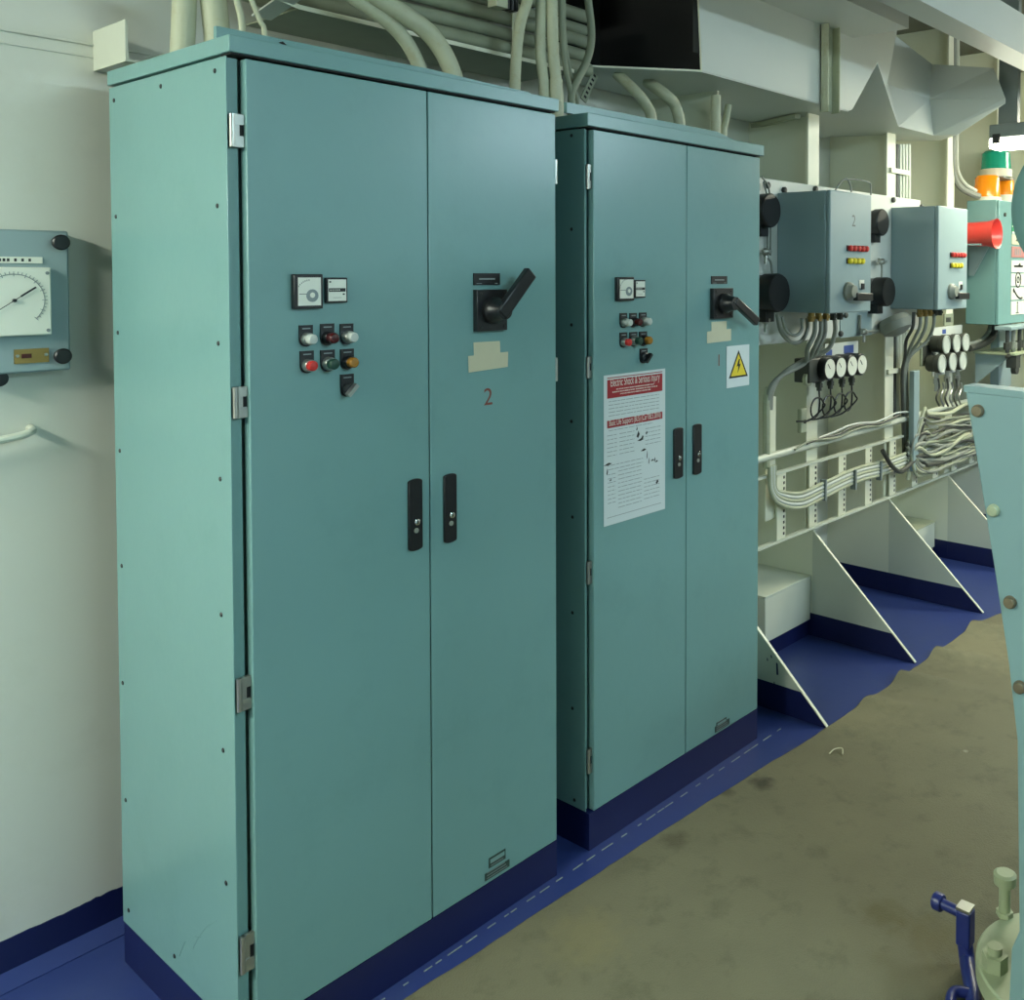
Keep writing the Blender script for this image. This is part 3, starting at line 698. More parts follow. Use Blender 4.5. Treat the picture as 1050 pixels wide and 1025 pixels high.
# support angle under the duct
a = at(745, 136, z=2.372); b = at(818, 119, z=2.372)
tag(MB().use(CREAM).bar(a, b, .03, .02).lathe(a+(b-a)*.4+Vector((0, -.02, 0)), (0, -1, 0), [(.01, 0), (.01, .008), (.001, .01)], 10).build('support_angle', None), 'short cream steel angle carrying the duct over the farther cabinet', 'bracket')
# deck beams
def beam(pa, pb, z, h, label, x0, x1, cap=None):
    ya = at(*pa, z=z).y; yb = at(*pb, z=z).y
    t = thing('deck_beam', (x0, (ya+yb)/2, z), label, 'beam', 'deck beams')
    MB().box(x0, x1, min(ya, yb), max(ya, yb), z, z+.006).build('soffit', GREYL, t, smooth=False)
    MB().box(x0, x1, min(ya, yb)-.006, min(ya, yb), z, z+h).build('front_side', GREYL, t, smooth=False)
    MB().box(x0, x1, max(ya, yb), max(ya, yb)+.006, z, z+h).build('rear_side', GREYL, t, smooth=False)
    MB().box(x0, x0+.006, min(ya, yb), max(ya, yb), z+.006, z+h).build('end_plate', GREYL, t, smooth=False)
    return ya, yb
print('beamA', beam((1000, 31), (971, 34), 2.62, .17, 'long pale box beam crossing the top right corner', -.2, 6.5))
print('beamB', beam((927, 28), (880, 45), 2.72, .12, 'shorter pale box beam above the angular duct', 0.9, at(928, 30, z=2.72).x))
tag(MB().box(at(852, 10, y=yA-.06).x-.12, at(852, 10, y=yA-.06).x+.06, yA-.12, yA-.05, 2.78, 2.95).build('dark_hole_block', BLACKM), 'black block standing in for the dark hole at the top of the cream duct hanger', 'clamp')  # black block in place of a dark hole by the hanger

# ------------------------------------------------- gauge board on the frames
YB = .352; BF = .335
pz0, pz1 = at(800, 352, y=BF).z, at(780, 182, y=BF).z
t = thing('gauge_board', (3.0, BF, pz0), 'long pale steel board on the frames carrying gauges and two control boxes', 'mounting board')
bxa, bxb = at(776, 200, y=BF).x, at(944, 210, y=BF).x
MB().box(bxa, bxb, BF, YB, pz0, pz1).build('board', TEALB if False else GREYL, t, bevel=.003)
MB().box(at(861, 330, y=BF).x, at(893, 330, y=BF).x, BF-.004, BF-.0004, at(875, 345, y=BF).z, at(875, 300, y=BF).z).build('backing_sheet', TEALB, t)
for (u, v) in ((803, 195), (835, 194), (866, 323), (861, 342), (944, 212), (786, 190), (915, 205)):
    p = at(u, v, y=BF); MB().lathe((p.x, BF-.0003, p.z), (0, -1, 0), [(.014, 0), (.014, .012), (.008, .016), (.001, .016)], 8).build('bolt', DKCAB, t)

def control_box(x0, x1, yf, z0, z1, label, px, num):
    t = thing('control_box', ((x0+x1)/2, BF, z0), label, 'control box', 'control boxes on the gauge board')
    MB().box(x0, x1, yf+.022, BF-.0004, z0, z1).build('casing', TEALB, t, bevel=.004)
    dr = MB().box(x0-.001, x1+.001, yf, yf+.02, z0-.001, z1+.001).build('door', TEALB, t, bevel=.005)
    for z in (z0+.08, z1-.12): MB().box(x0-.006, x0-.0006, yf+.024, yf+.036, z, z+.06).build('hinge', TEALB, t)
    W_ = x1-x0; H_ = z1-z0
    for (k, zf, m2, nm) in ((5, .535, RED, 'red_button'), (4, .43, YELB, 'yellow_button')):
        MB().box(x0+W_*.38, x0+W_*.40+W_*(.095*k), yf-.003, yf-.0003, z0+H_*(zf-.024), z0+H_*(zf+.024)).build('button_strip', BLACK, t)
        for i in range(k):
            MB().lathe((x0+W_*(.44+.1*i), yf-.0032, z0+H_*zf), (0, -1, 0), [(.013, 0), (.013, .010), (.009, .014), (.001, .015)], 14).build(nm, m2, t)
    c = Vector((x0+W_*.42, yf-.0003, z0+H_*.175))
    kb = MB().use(GREYC).lathe(c, (0, -1, 0), [(.04, 0), (.04, .012), (.03, .022), (.026, .034), (.001, .036)], 20).build('rotary_handle', None, t)
    MB().bar(c+Vector((.01, -.03, -.022)), c+Vector((.15, -.03, -.026)), .034, .022, (0, -1, 0)).build('grip', BLACK, kb, bevel=.004)
    MB().use(FACE).box(x0+W_*.7, x0+W_*.82, yf-.002, yf-.0003, z0+H_*.2, z0+H_*.27).use(BLACK).box(x0+W_*.74, x0+W_*.80, yf-.008, yf-.002, z0+H_*.19, z0+H_*.24).build('key_switch', None, t)
    if num:
        q = MB(); text_mb(q, num, .07, x0+W_*.55, yf-.0003, z0+H_*.72, .0005); q.build('numeral', NUMG, t)
    for i in range(5):
        xg = x0+.06+.06*i if W_ > .3 else x0+.04+.055*i
        if xg < x1-.02:
            MB().use(BRASS if i < 3 else DKCAB).cone((xg, .2, z0-.04), (xg, .2, z0-.0006), .014, n=10).cone((xg, .2, z0-.03), (xg, .2, z0-.018), .019, n=6).build('cable_gland', None, t)
    return t
control_box(2.44, 2.79, .075, 1.508, 2.012, 'teal control box painted with a faint 2, nearer the cabinets', 0, '2')
control_box(3.49, 3.85, .075, 1.492, 2.008, 'bluish control box without a numeral, next to the red horn', 0, None)

def gauge(u, v, r, depth, yb, label, cat='pressure gauge', dialm=BLACK, group='black gauges on the gauge board', body=BLACK):
    p = at(u, v, y=yb-depth/2)
    t = thing('pressure_gauge', (p.x, yb, p.z), label, cat, group)
    MB().lathe((p.x, yb-.0006, p.z), (0, -1, 0), [(r*.9, 0), (r*.95, depth*.3), (r, depth*.35), (r, depth*.92), (r*.94, depth), (.001, depth)], 28).build('case', body, t)
    MB().lathe((p.x, yb-.0008-depth, p.z), (0, -1, 0), [(r*.86, 0), (r*.86, .001), (.001, .0012)], 24).build('dial', dialm, t)
    MB().box(p.x-r*.45, p.x+r*.35, yb-depth*.55, yb-.0006, p.z-r*1.5, p.z-r*.8).build('switch_base', body, t)
    return p
gauge(784, 216, .07, .07, BF, 'black gauge at the upper left of the board, half hidden by the cabinet')
gauge(789, 300, .08, .1, BF, 'black gauge low on the board between the farther cabinet and the control box')
gauge(900, 228, .066, .06, BF, 'black gauge high between the two control boxes')
gauge(902, 299, .072, .1, BF, 'black gauge low between the two control boxes')

def thin(pix, y, r, label, m=GREYC, cat='tube', group='thin tubes on the gauge board', name='impulse_tube', ys=None, n=6):
    pts = [at(u, v, y=(ys[i] if ys else y)) for i, (u, v) in enumerate(pix)]
    return tag(MB().tube(spline(pts, n), r, 8).build(name, m), label, cat, group)
thin([(781, 181), (788, 192), (790, 215), (790, 262)], .31, .004, 'thin tube curling down the left end of the gauge board')
thin([(783, 186), (787, 205), (787, 240), (787, 263)], .32, .004, 'second thin tube beside it at the left end of the gauge board')
thin([(784, 262), (790, 268), (792, 280)], .3, .005, 'short hooked tube above the low left gauge')
thin([(856, 196), (862, 187), (868, 183), (872, 190), (873, 197)], .2, .004, 'small arched tube over the nearer control box, left loop')
thin([(866, 184), (878, 184), (891, 187), (893, 192), (893, 200)], .22, .004, 'long flat arched tube over the nearer control box')
thin([(882, 323), (882, 337), (886, 340), (909, 338)], .32, .007, 'grey L-shaped tube under the nearer control box')
thin([(901, 265), (904, 272), (904, 285)], .3, .005, 'short tube above the low gauge between the boxes')
q = MB(); p = at(902, 268, y=.31); q.lathe(p, (0, -1, 0), [(.016, 0), (.016, .02), (.008, .03), (.001, .03)], 10).bar(p+Vector((-.04, -.015, 0)), p+Vector((.04, -.015, 0)), .012, .012)
tag(q.build('small_valve', STEEL), 'small steel valve on the board between the two control boxes', 'valve', 'small valves on the board')
for (u, v, lb) in ((783, 258, 'small steel valve at the left end of the board by the cabinet edge'), (884, 340, 'small steel valve below the nearer control box'), (783, 328, 'small steel valve under the low left gauge')):
    q = MB(); p = at(u, v, y=.31); q.lathe(p, (0, -1, 0), [(.016, 0), (.016, .02), (.008, .03), (.001, .03)], 10).bar(p+Vector((-.03, -.015, 0)), p+Vector((.03, -.015, 0)), .012, .012).cone(p+Vector((0, -.01, -.05)), p+Vector((0, -.01, 0)), .007, n=8)
    tag(q.build('small_valve', STEEL), lb, 'valve', 'small valves on the board')
# hoses under the nearer box
thin([(797, 322), (801, 340), (812, 351), (822, 349), (828, 338), (828, 326)], .25, .009, 'grey hose hanging in a loop under the nearer control box', m=GREYC, name='hose', cat='hose', group='hoses under the control boxes')
thin([(802, 325), (806, 338), (815, 344), (822, 338), (822, 326)], .22, .007, 'inner grey hose loop under the nearer control box', m=GREYC, name='hose', cat='hose', group='hoses under the control boxes')
for k, (u, du) in enumerate(((836, 0), (842, 3), (846, 6), (856, 10))):
    thin([(u, 327), (u-1+du*.1, 342), (u-8+du*.1, 358), (825+k*2.0, 372-k*2), (800+k*1.5, 386-k*1.5), (789+k, 400), (787+k, 420)], .2, .0105, 'grey cable sweeping left below the nearer control box, number %s from the left' % ('one', 'two', 'three', 'four')[k], m=GREYC, name='cable', cat='cable', group='cables below the nearer control box', ys=[.2, .2, .22, .27, .31, .325, .33])
for k, u in enumerate((937, 944, 950, 958)):
    thin([(u, 320), (u-1, 335), (u-8, 350), (928+k*1.6, 366), (925+k*1.6, 385), (926+k*1.6, 430), (927+k, 478)], .2, .009, 'grey cable dropping below the farther control box, number %s from the left' % ('one', 'two', 'three', 'four')[k], m=GREYC if k else DKCAB, name='cable', cat='cable', group='cables below the farther control box', ys=[.2, .2, .24, .3, .32, .33, .33])
# round lamp-like bowl under the farther box
p = at(915, 326, y=.28)
tag(MB().lathe(p, (0, -.5, -1), [(.075, 0), (.09, .03), (.075, .07), (.03, .09), (.001, .09)], 24).build('drain_bowl', GREYC), 'grey round bowl fitting under the low gauge between the control boxes', 'fitting')
# box the cables run into
a = at(826, 368, y=.3); b = at(842, 390, y=.3)
tag(MB().box(a.x, b.x, .28, .36, b.z, a.z).build('junction_box', DKCAB, bevel=.005), 'small dark junction box left of the row of four gauges', 'box')

# row of four gauges on a small plate
YG = .34
a = at(846, 353, y=YG); b = at(880, 372, y=YG)
t = thing('gauge_plate', ((a.x+b.x)/2, YG, b.z), 'small pale plate with blue labels above the row of four round gauges', 'plate')
q = MB().use(GREYL).box(a.x, b.x, YG, YG+.008, b.z, a.z).use(BLUET)
W_ = b.x-a.x
for (f0, f1, g0, g1) in ((.02, .2, .45, .75), (.55, .85, .5, .85), (.15, .3, .2, .3), (.47, .6, .2, .3), (.78, .9, .22, .32)): q.box(a.x+W_*f0, a.x+W_*f1, YG-.001, YG-.0003, b.z+(a.z-b.z)*g0, b.z+(a.z-b.z)*g1)
q.build('plate', None, t)
pos = ['leftmost', 'second from the left', 'third from the left', 'rightmost']
for k, (u, v) in enumerate(((851, 378), (862.5, 376.5), (874, 375), (884, 373.5))):
    r = .052; yb = .33; dp = .085
    p = at(u, v, y=yb-dp)
    t = thing('dial_gauge', (p.x, yb, p.z), 'white-faced round gauge, %s of the row of four below the board' % pos[k], 'gauge', 'row of four dial gauges')
    MB().lathe((p.x, yb, p.z), (0, -1, 0), [(r*.95, 0), (r, .01), (r, dp-.004), (r*.93, dp), (.001, dp)], 26).build('case', BLACK, t)
    MB().lathe((p.x, yb-dp-.0003, p.z), (0, -1, 0), [(r*.84, 0), (r*.84, .001), (.001, .001)], 24).build('dial', FACE, t)
    MB().bar((p.x, yb-dp-.002, p.z), (p.x-.02, yb-dp-.002, p.z+.022), .003, .001, (0, -1, 0)).build('needle', BLACK, t)
    MB().cone((p.x, yb-.03, p.z-r-.05), (p.x, yb-.03, p.z-r+.004), .012, n=10).cone((p.x, yb-.03, p.z-r-.035), (p.x, yb-.03, p.z-r-.015), .017, n=6).build('stem', DKCAB, t)
    px_, pz_ = p.x, p.z-r-.05
    lo = [(px_, yb-.03, pz_), (px_+.005, yb-.03, pz_-.05)]
    cz = pz_-.07
    for j in range(1, 14):
        a0 = 2*PI*j/13; lo.append((px_-.045+.045*math.cos(a0), yb-.03-.002*j, cz+.045*math.sin(-a0)))
    lo += [(px_-.06, yb-.02, cz-.055), (px_-.14-.1*k*0, yb, cz-.055-.004*k)]
    tag(MB().tube(spline(lo, 8), .0042, 6).build('capillary_tube', BLACK), 'thin black looped tube under the gauge %s of the row' % pos[k], 'tube', 'looped tubes under the four gauges')
p = at(840, 378, y=.30)
tag(MB().lathe((p.x, .335, p.z), (0, -1, 0), [(.062, 0), (.066, .012), (.058, .05), (.001, .052)], 26).build('blank_gauge', BLACK), 'black blank gauge body at the left end of the row of four', 'gauge')

# second gauge cluster
a = at(957, 336, y=YG); b = at(986, 380, y=YG)
t = thing('gauge_plate', ((a.x+b.x)/2, YG, b.z), 'pale plate behind the cluster of six gauges under the farther control box', 'plate')
q = MB().use(GREYL).box(a.x, b.x, YG, YG+.008, b.z, a.z).use(BLUET).box(a.x+.12, a.x+.17, YG-.001, YG-.0003, a.z-.04, a.z-.015).build('plate', None, t)
names6 = ['top left', 'top middle', 'top right', 'bottom left', 'bottom middle', 'bottom right']
for k, (u, v) in enumerate(((970, 353), (980.5, 352), (990, 351), (965.5, 373), (976.5, 371), (987, 370))):
    r = .052; yb = .335; dp = .08
    p = at(u, v, y=yb-dp)
    t = thing('dial_gauge', (p.x, yb, p.z), 'silver-rimmed round gauge, %s of the cluster of six' % names6[k], 'gauge', 'cluster of six dial gauges')
    MB().lathe((p.x, yb, p.z), (0, -1, 0), [(r*.8, 0), (r*.9, .01), (r*.9, dp-.03), (r, dp-.025), (r, dp), (.001, dp)], 24).build('case', DKCAB, t)
    MB().lathe((p.x, yb-dp-.0003, p.z), (0, -1, 0), [(r*.97, 0), (r*.97, .006), (r*.85, .008), (r*.84, .003), (.001, .003)], 24).build('dial', WLENS, t)
    MB().cone((p.x, yb-.05, p.z-r-.1), (p.x, yb-.05, p.z-r*.85), .012, n=8).cone((p.x, yb-.05, p.z-r-.06), (p.x, yb-.05, p.z-r-.03), .018, n=6).build('stem', STEEL, t)
for k in range(6):
    u = 962+4.6*k
    thin([(u, 388+k % 2*4), (u+1, 398), (u-2, 408), (u+1, 416)], .27, .006, 'short steel tube hanging under the cluster of six gauges', m=STEEL if k % 2 else DKCAB, group='tubes under the six gauges')

# wall plates / small switch boxes seen behind
for (u0, v0, u1, v1, mm, lb) in ((943, 351, 957, 373, CREAMD, 'small square brown opening plate left of the six gauges'), (967, 322, 976, 333, CREAMD, 'tiny brown plate just above the six gauges')):
    a = at(u0, v0, y=.36); b = at(u1, v1, y=.36)
    tag(MB().use(CREAMD).box(a.x, b.x, .35, .36, b.z, a.z).use(DKCAB).box(a.x+.02, b.x-.04, .348, .35, b.z+.02, a.z-.02).build('wall_plate', None), lb, 'plate')

# vertical cable run on frames
for (uc, v0, v1, lbs, grp) in ((924, 148, 206, 'upper', 'upright cables above the gauge board'), (921, 340, 432, 'lower', 'upright cables below the gauge board')):
    for k in range(6):
        u = uc-8+k*3.1
        a = at(u, v0, y=.37); b = at(u, v1, y=.37)
        tag(MB().tube(spline([a, (a+b)/2+Vector((.006*random.uniform(-1, 1), 0, 0)), b], 4), .0135, 8).build('upright_cable', WHITES if k != 1 else DKCAB), '%s upright painted cable in the bundle %s the gauge board' % ('dark' if k == 1 else 'pale', 'above' if lbs == 'upper' else 'below'), 'cable', grp+(' dark' if k == 1 else ''))
    for vc in ((v0*.55+v1*.45),):
        a = at(uc-10, vc, y=.34); b = at(uc+9, vc, y=.34)
        tag(MB().box(a.x, b.x, .338, .352, a.z-.012, a.z+.012).build('cable_clip', FLANGE), 'pale clip band holding the %s upright cable bundle' % lbs, 'clip', None)
a = at(931, 352, y=.33); b = at(931, 480, y=.33)
tag(MB().box(a.x-.045, a.x+.02, .27, .30, b.z, a.z-.14).build('upright_channel', TEALB, bevel=.003), 'blue-grey upright channel guiding the cables to the lower tray', 'channel')
# conduit to the alarm panel
thin([(978, 32), (978, 90), (977, 150), (978, 178), (985, 192), (997, 199), (1004, 201)], .36, .018, 'dark conduit curving from the frame to the alarm panel', m=GREYC, name='conduit', cat='conduit', group=None, ys=[.36, .36, .36, .36, .34, .3, .28])
thin([(982, 32), (982, 90), (981, 150), (982, 174), (989, 188), (1001, 196)], .37, .012, 'pale conduit curving beside the dark one toward the alarm panel', m=WHITES, name='conduit', cat='conduit', group=None, ys=[.37, .37, .37, .37, .34, .3])

# ---------------------------------------------- lower ladder tray + pipes
YT = .345
t = thing('ladder_tray', (3.2, YT, .52), 'cream ladder tray with perforated uprights along the hull side', 'cable tray')
XT0, XT1 = 2.2, 5.3
MB().box(XT0, XT1, YT-.0158, YT+.006, .814, .820).box(XT0, XT1, YT-.02, YT-.016, .811, .822).build('top_rail', WHITES, t)
MB().box(XT0, XT1, YT-.0158, YT+.006, .516, .522).box(XT0, XT1, YT-.02, YT-.016, .514, .525).build('bottom_rail', WHITES, t)
for k in range(10):
    x = 2.445+.262*k
    up = MB().box(x, x+.068, YT-.014, YT-.006, .526, .811).build('upright', FLANGE, t)
    q = MB()
    for j in range(11): q.box(x+.047, x+.058, YT-.0152, YT-.0142, .54+.0245*j, .552+.0245*j)
    q.build('perforations', BLACK, up)
for k in range(5):
    z = .655+.016*k; dz = .02*random.random()
    pts = [(2.36+.01*k, YT-.03, .86), (2.37+.01*k, YT-.03, .76), (2.43+.012*k, YT-.035, .69+.01*k), (2.6, YT-.04, z-.012), (2.8, YT-.04, z), (3.1, YT-.035, z+.015), (3.4, YT-.04, z+.008), (3.8, YT-.035, z+.01), (4.4, YT-.04, z), (5.2, YT-.035, z)]
    tag(MB().tube(spline(pts, 6), .0085, 8).build('tray_cable', GREYL if k % 2 else CREAM), 'pale cable tied along the lower ladder tray', 'cable', 'cables tied along the ladder tray')
for k, x in enumerate((2.78, 3.06, 3.32)):
    q = MB().box(x, x+.012, YT-.055, YT-.026, .640, .735); tag(q.build('cable_tie', GREYT), 'dark tie around the cables on the ladder tray', 'cable tie', 'ties on the ladder tray')
# pipe above tray
pts = spline([(2.2, .33, .897), (2.9, .33, .90), (3.6, .33, .905), (4.5, .33, .91), (5.2, .33, .91)], 5)
tag(MB().tube(pts, .016, 12).build('pipe', WHITES), 'pale horizontal pipe just above the ladder tray', 'pipe')
for k in range(3):
    pts = [(2.55+.1*k, .31, .905+.012*k)]+[(2.55+.1*k+.13*j, .305+.006*math.sin(j*2+k), .918+.014*k+.008*math.sin(j*1.7+2*k)) for j in range(1, 8)]
    tag(MB().tube(spline(pts, 5), .005, 6).build('wire', (CREAMD, DKCAB, GREYL)[k]), ('cream', 'dark', 'grey')[k]+' wire straggling along the horizontal pipe', 'wire')
# vertical conduit and strut near the cabinet edge
thin([(789, 398), (786, 410), (786, 440), (786, 480)], .335, .017, 'upright cream conduit beside the farther cabinet, above the tray', m=CREAM, name='conduit', cat='conduit', group=None)
a = at(783, 480, y=.36); b = at(789, 532, y=.36)
tag(MB().box(a.x, b.x+.03, .35, .362, b.z, a.z+.3).build('wall_strip', FLANGE), 'ivory flat strip behind the tray next to the farther cabinet', 'strip')
p = at(820, 432, y=.35); t = thing('wall_fitting', (p.x, .35, p.z), 'small cream plug fitting with a dark screw above the pipe', 'fitting')
MB().box(p.x-.02, p.x+.03, .33, .352, p.z-.05, p.z+.06).build('body', CREAM, t, bevel=.006)
MB().lathe((p.x+.01, .3297, p.z), (0, -1, 0), [(.009, 0), (.009, .004), (.001, .005)], 10).build('screw', DKCAB, t)
p = at(820, 388, y=.34); tag(MB().lathe(p, (0, -1, 0), [(.016, 0), (.016, .03), (.03, .032), (.03, .05), (.001, .052)], 14).build('cable_stop', CREAM), 'small cream stub fitting left of the four gauges', 'fitting')
# tangle of cables at the far right
cols = [CREAMD, GREYC, DKCAB, GREYC, CREAM, GREYC, CREAMD, GREYC, DKCAB, CREAM, GREYC, CREAMD]
for k in range(22):
    z = .585+.0145*k+random.uniform(-.01, .01)
    pts = [(3.62+.03*random.random(), .30, .80-.01*k), (3.66+.12*random.random(), .27, z+.02+random.uniform(-.03, .03))]+[(3.85+.22*j, .26+.03*random.random(), z+random.uniform(-.03, .03)) for j in range(7)]
    tag(MB().tube(spline(pts, 6), random.choice((.006, .008, .011)), 8).build('loose_cable', cols[k % 12]), 'cable in the untidy bundle at the far end of the ladder tray', 'cable', 'untidy cable bundle beside the sloping teal plate')
thin([(905, 462), (915, 478), (925, 483), (940, 470), (955, 466)], .28, .012, 'dark cable looping under the upright channel', m=DKCAB, name='cable', cat='cable', group=None)

# ------------------------------------------------------- alarm panel etc.
HX = 4.5
hz0, hz1 = 1.372, 2.105; hy = .165
t = thing('alarm_cabinet', (HX+.4, .3, hz0), 'tall teal alarm panel behind the red horn at the far right', 'alarm panel')
MB().box(HX, HX+.95, hy+.006, .352, hz0, hz1).build('casing', TEAL, t, bevel=.004)
MB().box(HX+.0005, HX+.95, hy-.012, hy+.0045, hz0+.002, hz1-.002).build('front_panel', TEAL, t, bevel=.003)
p = at(1030, 220, y=hy-.012); MB().lathe((p.x, hy-.0122, p.z), (0, -1, 0), [(.012, 0), (.012, .008), (.001, .01)], 10).build('bolt', DKCAB, t)
# shelf bracket for the horn
a = at(1008, 262, x=HX)
sh = MB().box(HX-.16, HX-.0005, .2, .33, 1.835, 1.845).prism([(HX-.012, .2, 1.845), (HX-.012, .33, 1.845), (HX-.012, .33, 1.66), (HX-.012, .3, 1.66)], (.008, 0, 0)).build('horn_shelf', TEALB, t)
# horn
hc = at(1003, 240, x=HX-.1); hz = hc.z; hxx = HX-.1
t = thing('alarm_horn', (hxx, .25, hz), 'red trumpet-shaped alarm horn pointing out from the panel side', 'horn')
a = at(992, 241, x=hxx); b = at(1026, 239, x=hxx)
L_ = a.y-b.y
MB().lathe((hxx, a.y+.05, hz), (0, -1, 0), [(.062, 0), (.068, .02), (.070, L_*.6), (.073, L_*.9), (.084, L_+.02), (.087, L_+.03), (.078, L_+.025), (.06, L_-.01), (.03, L_-.04), (.001, L_-.04)], 28).build('trumpet', HORNM, t)
MB().box(hxx-.03, hxx+.03, a.y-.05, a.y+.02, 1.8455, hz-.05).build('foot', HORNM, t)
# beacons
def beacon(u, vt, vb, wpx, x, col, label):
    c = at(u, vb, x=x); tz = at(u, vt, x=x).z; h = tz-c.z; r = abs(at(u-wpx/2, vb, x=x).y-at(u+wpx/2, vb, x=x).y)/2*1.25
    t = thing('warning_beacon', (x, c.y, c.z), label, 'beacon', 'warning beacons on the alarm panel')
    MB().lathe((x, c.y, c.z), (0, 0, 1), [(r, 0), (r*1.02, h*.28), (r*.96, h*.3), (.001, h*.3)], 24).build('base', FLANGE, t)
    MB().lathe((x, c.y, c.z+h*.301), (0, 0, 1), [(r*.94, 0), (r*.86, h*.6), (r*.7, h*.69), (.001, h*.7)], 24).build('lens', col, t)
    return c, r
c, r = beacon(1012, 180, 212, 22, 4.62, ORANGE, 'orange domed warning beacon in front, on top of the alarm panel')
beacon(1030, 182, 208, 16, 4.95, ORANGE, 'second orange beacon, half hidden by the teal drum')
c2, r2 = beacon(1021, 155, 182, 25, 4.8, TURQ, 'green domed warning beacon raised above the orange ones')
tag(MB().box(4.72, 4.9, c2.y-.08, c2.y+.1, c2.z-.012, c2.z-.0005).box(4.78, 4.82, c2.y+.03, c2.y+.07, hz1+.0005, c2.z-.012).build('beacon_stand', GREYC), 'small metal stand holding up the green beacon', 'stand')
# labels on the panel front
yl = hy-.0125
xl0 = at(1037, 260, y=yl).x; xl1 = xl0+.35
def sign(v0, v1, fn, label):
    za, zb_ = at(1045, v1, y=yl).z, at(1045, v0, y=yl).z
    t = thing('panel_sign', ((xl0+xl1)/2, yl, za), label, 'sign', None)
    fn(t, za, zb_)
def s_green(t, a, b):
    MB().box(xl0, xl1, yl-.003, yl-.0005, a, b).build('plate', SGREEN, t)
    q = MB(); h = b-a; q.box(xl0, xl1, yl-.0036, yl-.003, a+.42*h, a+.5*h).box(xl0+.02, xl1, yl-.0036, yl-.003, a+.72*h, a+.76*h).box(xl0, xl1, yl-.0036, yl-.003, a, a+.12*h); q.build('stripes', FACE, t)
sign(224, 240, s_green, 'green sign with white stripes, topmost on the alarm panel front')
def s_plain(mm, sym):
    def f(t, a, b):
        MB().box(xl0, xl1, yl-.003, yl-.0005, a, b).build('plate', mm, t); h = b-a; q = MB(); cx = xl0+.1; cz = (a+b)/2
        if sym == 'bar': q.box(cx-.06, cx+.09, yl-.004, yl-.003, cz-.006, cz+.006).prism([(cx-.0, yl-.003, cz), (cx+.04, yl-.003, cz+.022), (cx+.06, yl-.003, cz)], (0, -.001, 0))
        elif sym == 'ring':
            for r in (.045, .018): q.tube([(cx+.01+r*math.cos(2*PI*k/24), yl-.0035, cz+r*math.sin(2*PI*k/24)) for k in range(25)], .004, 6)
        elif sym == 'arc': q.tube([(cx-.06+.14*k/8, yl-.0035, cz+.02-.05*math.sin(PI*.6*k/8)) for k in range(9)], .006, 6).lathe((cx-.06, yl-.003, cz+.02), (0, -1, 0), [(.014, 0), (.014, .001), (.001, .001)], 12)
        elif sym == 'man': q.box(cx+.0, cx+.012, yl-.004, yl-.003, cz-.03, cz+.02).lathe((cx+.006, yl-.003, cz+.03), (0, -1, 0), [(.009, 0), (.009, .001), (.001, .001)], 12).box(cx-.02, cx+.03, yl-.004, yl-.003, cz-.034, cz-.028)
        elif sym == 'dots':
            for k in range(4): q.box(cx-.05+.03*k, cx-.035+.03*k, yl-.004, yl-.003, cz-.02, cz+.02)
        elif sym == 'blob': q.prism([(cx-.04, yl-.003, cz-.01), (cx+.02, yl-.003, cz-.01), (cx, yl-.003, cz+.02)], (0, -.001, 0))
        q.build('symbol', BLACK if sym != 'dots' else GREYT, t)
    return f
sign(241, 251, s_plain(SBEIGE, 'blob'), 'beige sign with a small dark mark below the green one')
sign(253, 264, s_plain(SPINK, 'dots'), 'pinkish sign on the alarm panel front')
sign(267, 279, s_plain(FACE, 'bar'), 'white sign with a black lying-figure symbol')
sign(280.5, 293, s_plain(FACE, 'ring'), 'white sign with two concentric black rings')
sign(294.5, 307, s_plain(FACE, 'arc'), 'white sign with a black curved pipe symbol')
sign(308.5, 322, s_plain(FACE, 'man'), 'white sign with a tiny black standing figure, lowest of the signs')
# valves & shelf under the alarm panel
a = at(1030, 326, y=.1)
t = thing('valve_manifold', (a.x, .12, 1.25), 'blue-grey manifold with hanging valves under the alarm panel', 'manifold')
MB().box(a.x, a.x+.5, .06, .16, 1.345, 1.367).build('bar', TEALB, t, bevel=.004)
for k in range(4):
    x = a.x+.05+.1*k
    MB().cone((x, .1, 1.18), (x, .1, 1.3445), .012, n=8).cone((x, .1, 1.23), (x, .1, 1.27), .024, n=8).bar((x-.04, .08, 1.2), (x+.04, .08, 1.2), .012, .02).build('valve', GREYC if k % 2 else DKCAB, t)
a = at(1032, 362, y=.1)
t = thing('corner_shelf', (a.x, .15, 1.12), 'small green shelf with dark clamps below the hanging valves', 'shelf')
MB().box(a.x, a.x+.5, .05, .3, a.z-.012, a.z).build('board', PALEG, t)
MB().prism([(a.x+.03, .08, a.z-.012), (a.x+.03, .3, a.z-.012), (a.x+.03, .3, a.z-.2)], (.012, 0, 0)).build('bracket', TEALB, t)
MB().box(a.x+.05, a.x+.12, .06, .12, a.z-.09, a.z-.0125).lathe((a.x+.1, .1, a.z-.1), (0, -1, 0), [(.03, 0), (.03, .03), (.001, .03)], 12).build('clamp', DKCAB, t)
a = at(1023, 335, y=.3)
tag(MB().box(a.x, a.x+.22, .29, .345, .95, hz0-.001).build('support_post', TEALB, bevel=.003), 'blue-grey upright post supporting the alarm panel', 'post')
thin([(1021, 334), (1018, 345), (1008, 353), (994, 357)], .25, .02, 'dark cable leaving the underside of the alarm panel', m=DKCAB, name='cable', cat='cable', group=None)
thin([(1016, 333), (1013, 342), (1004, 350), (990, 354)], .28, .015, 'grey cable beside the dark one under the alarm panel', m=GREYC, name='cable', cat='cable', group=None)
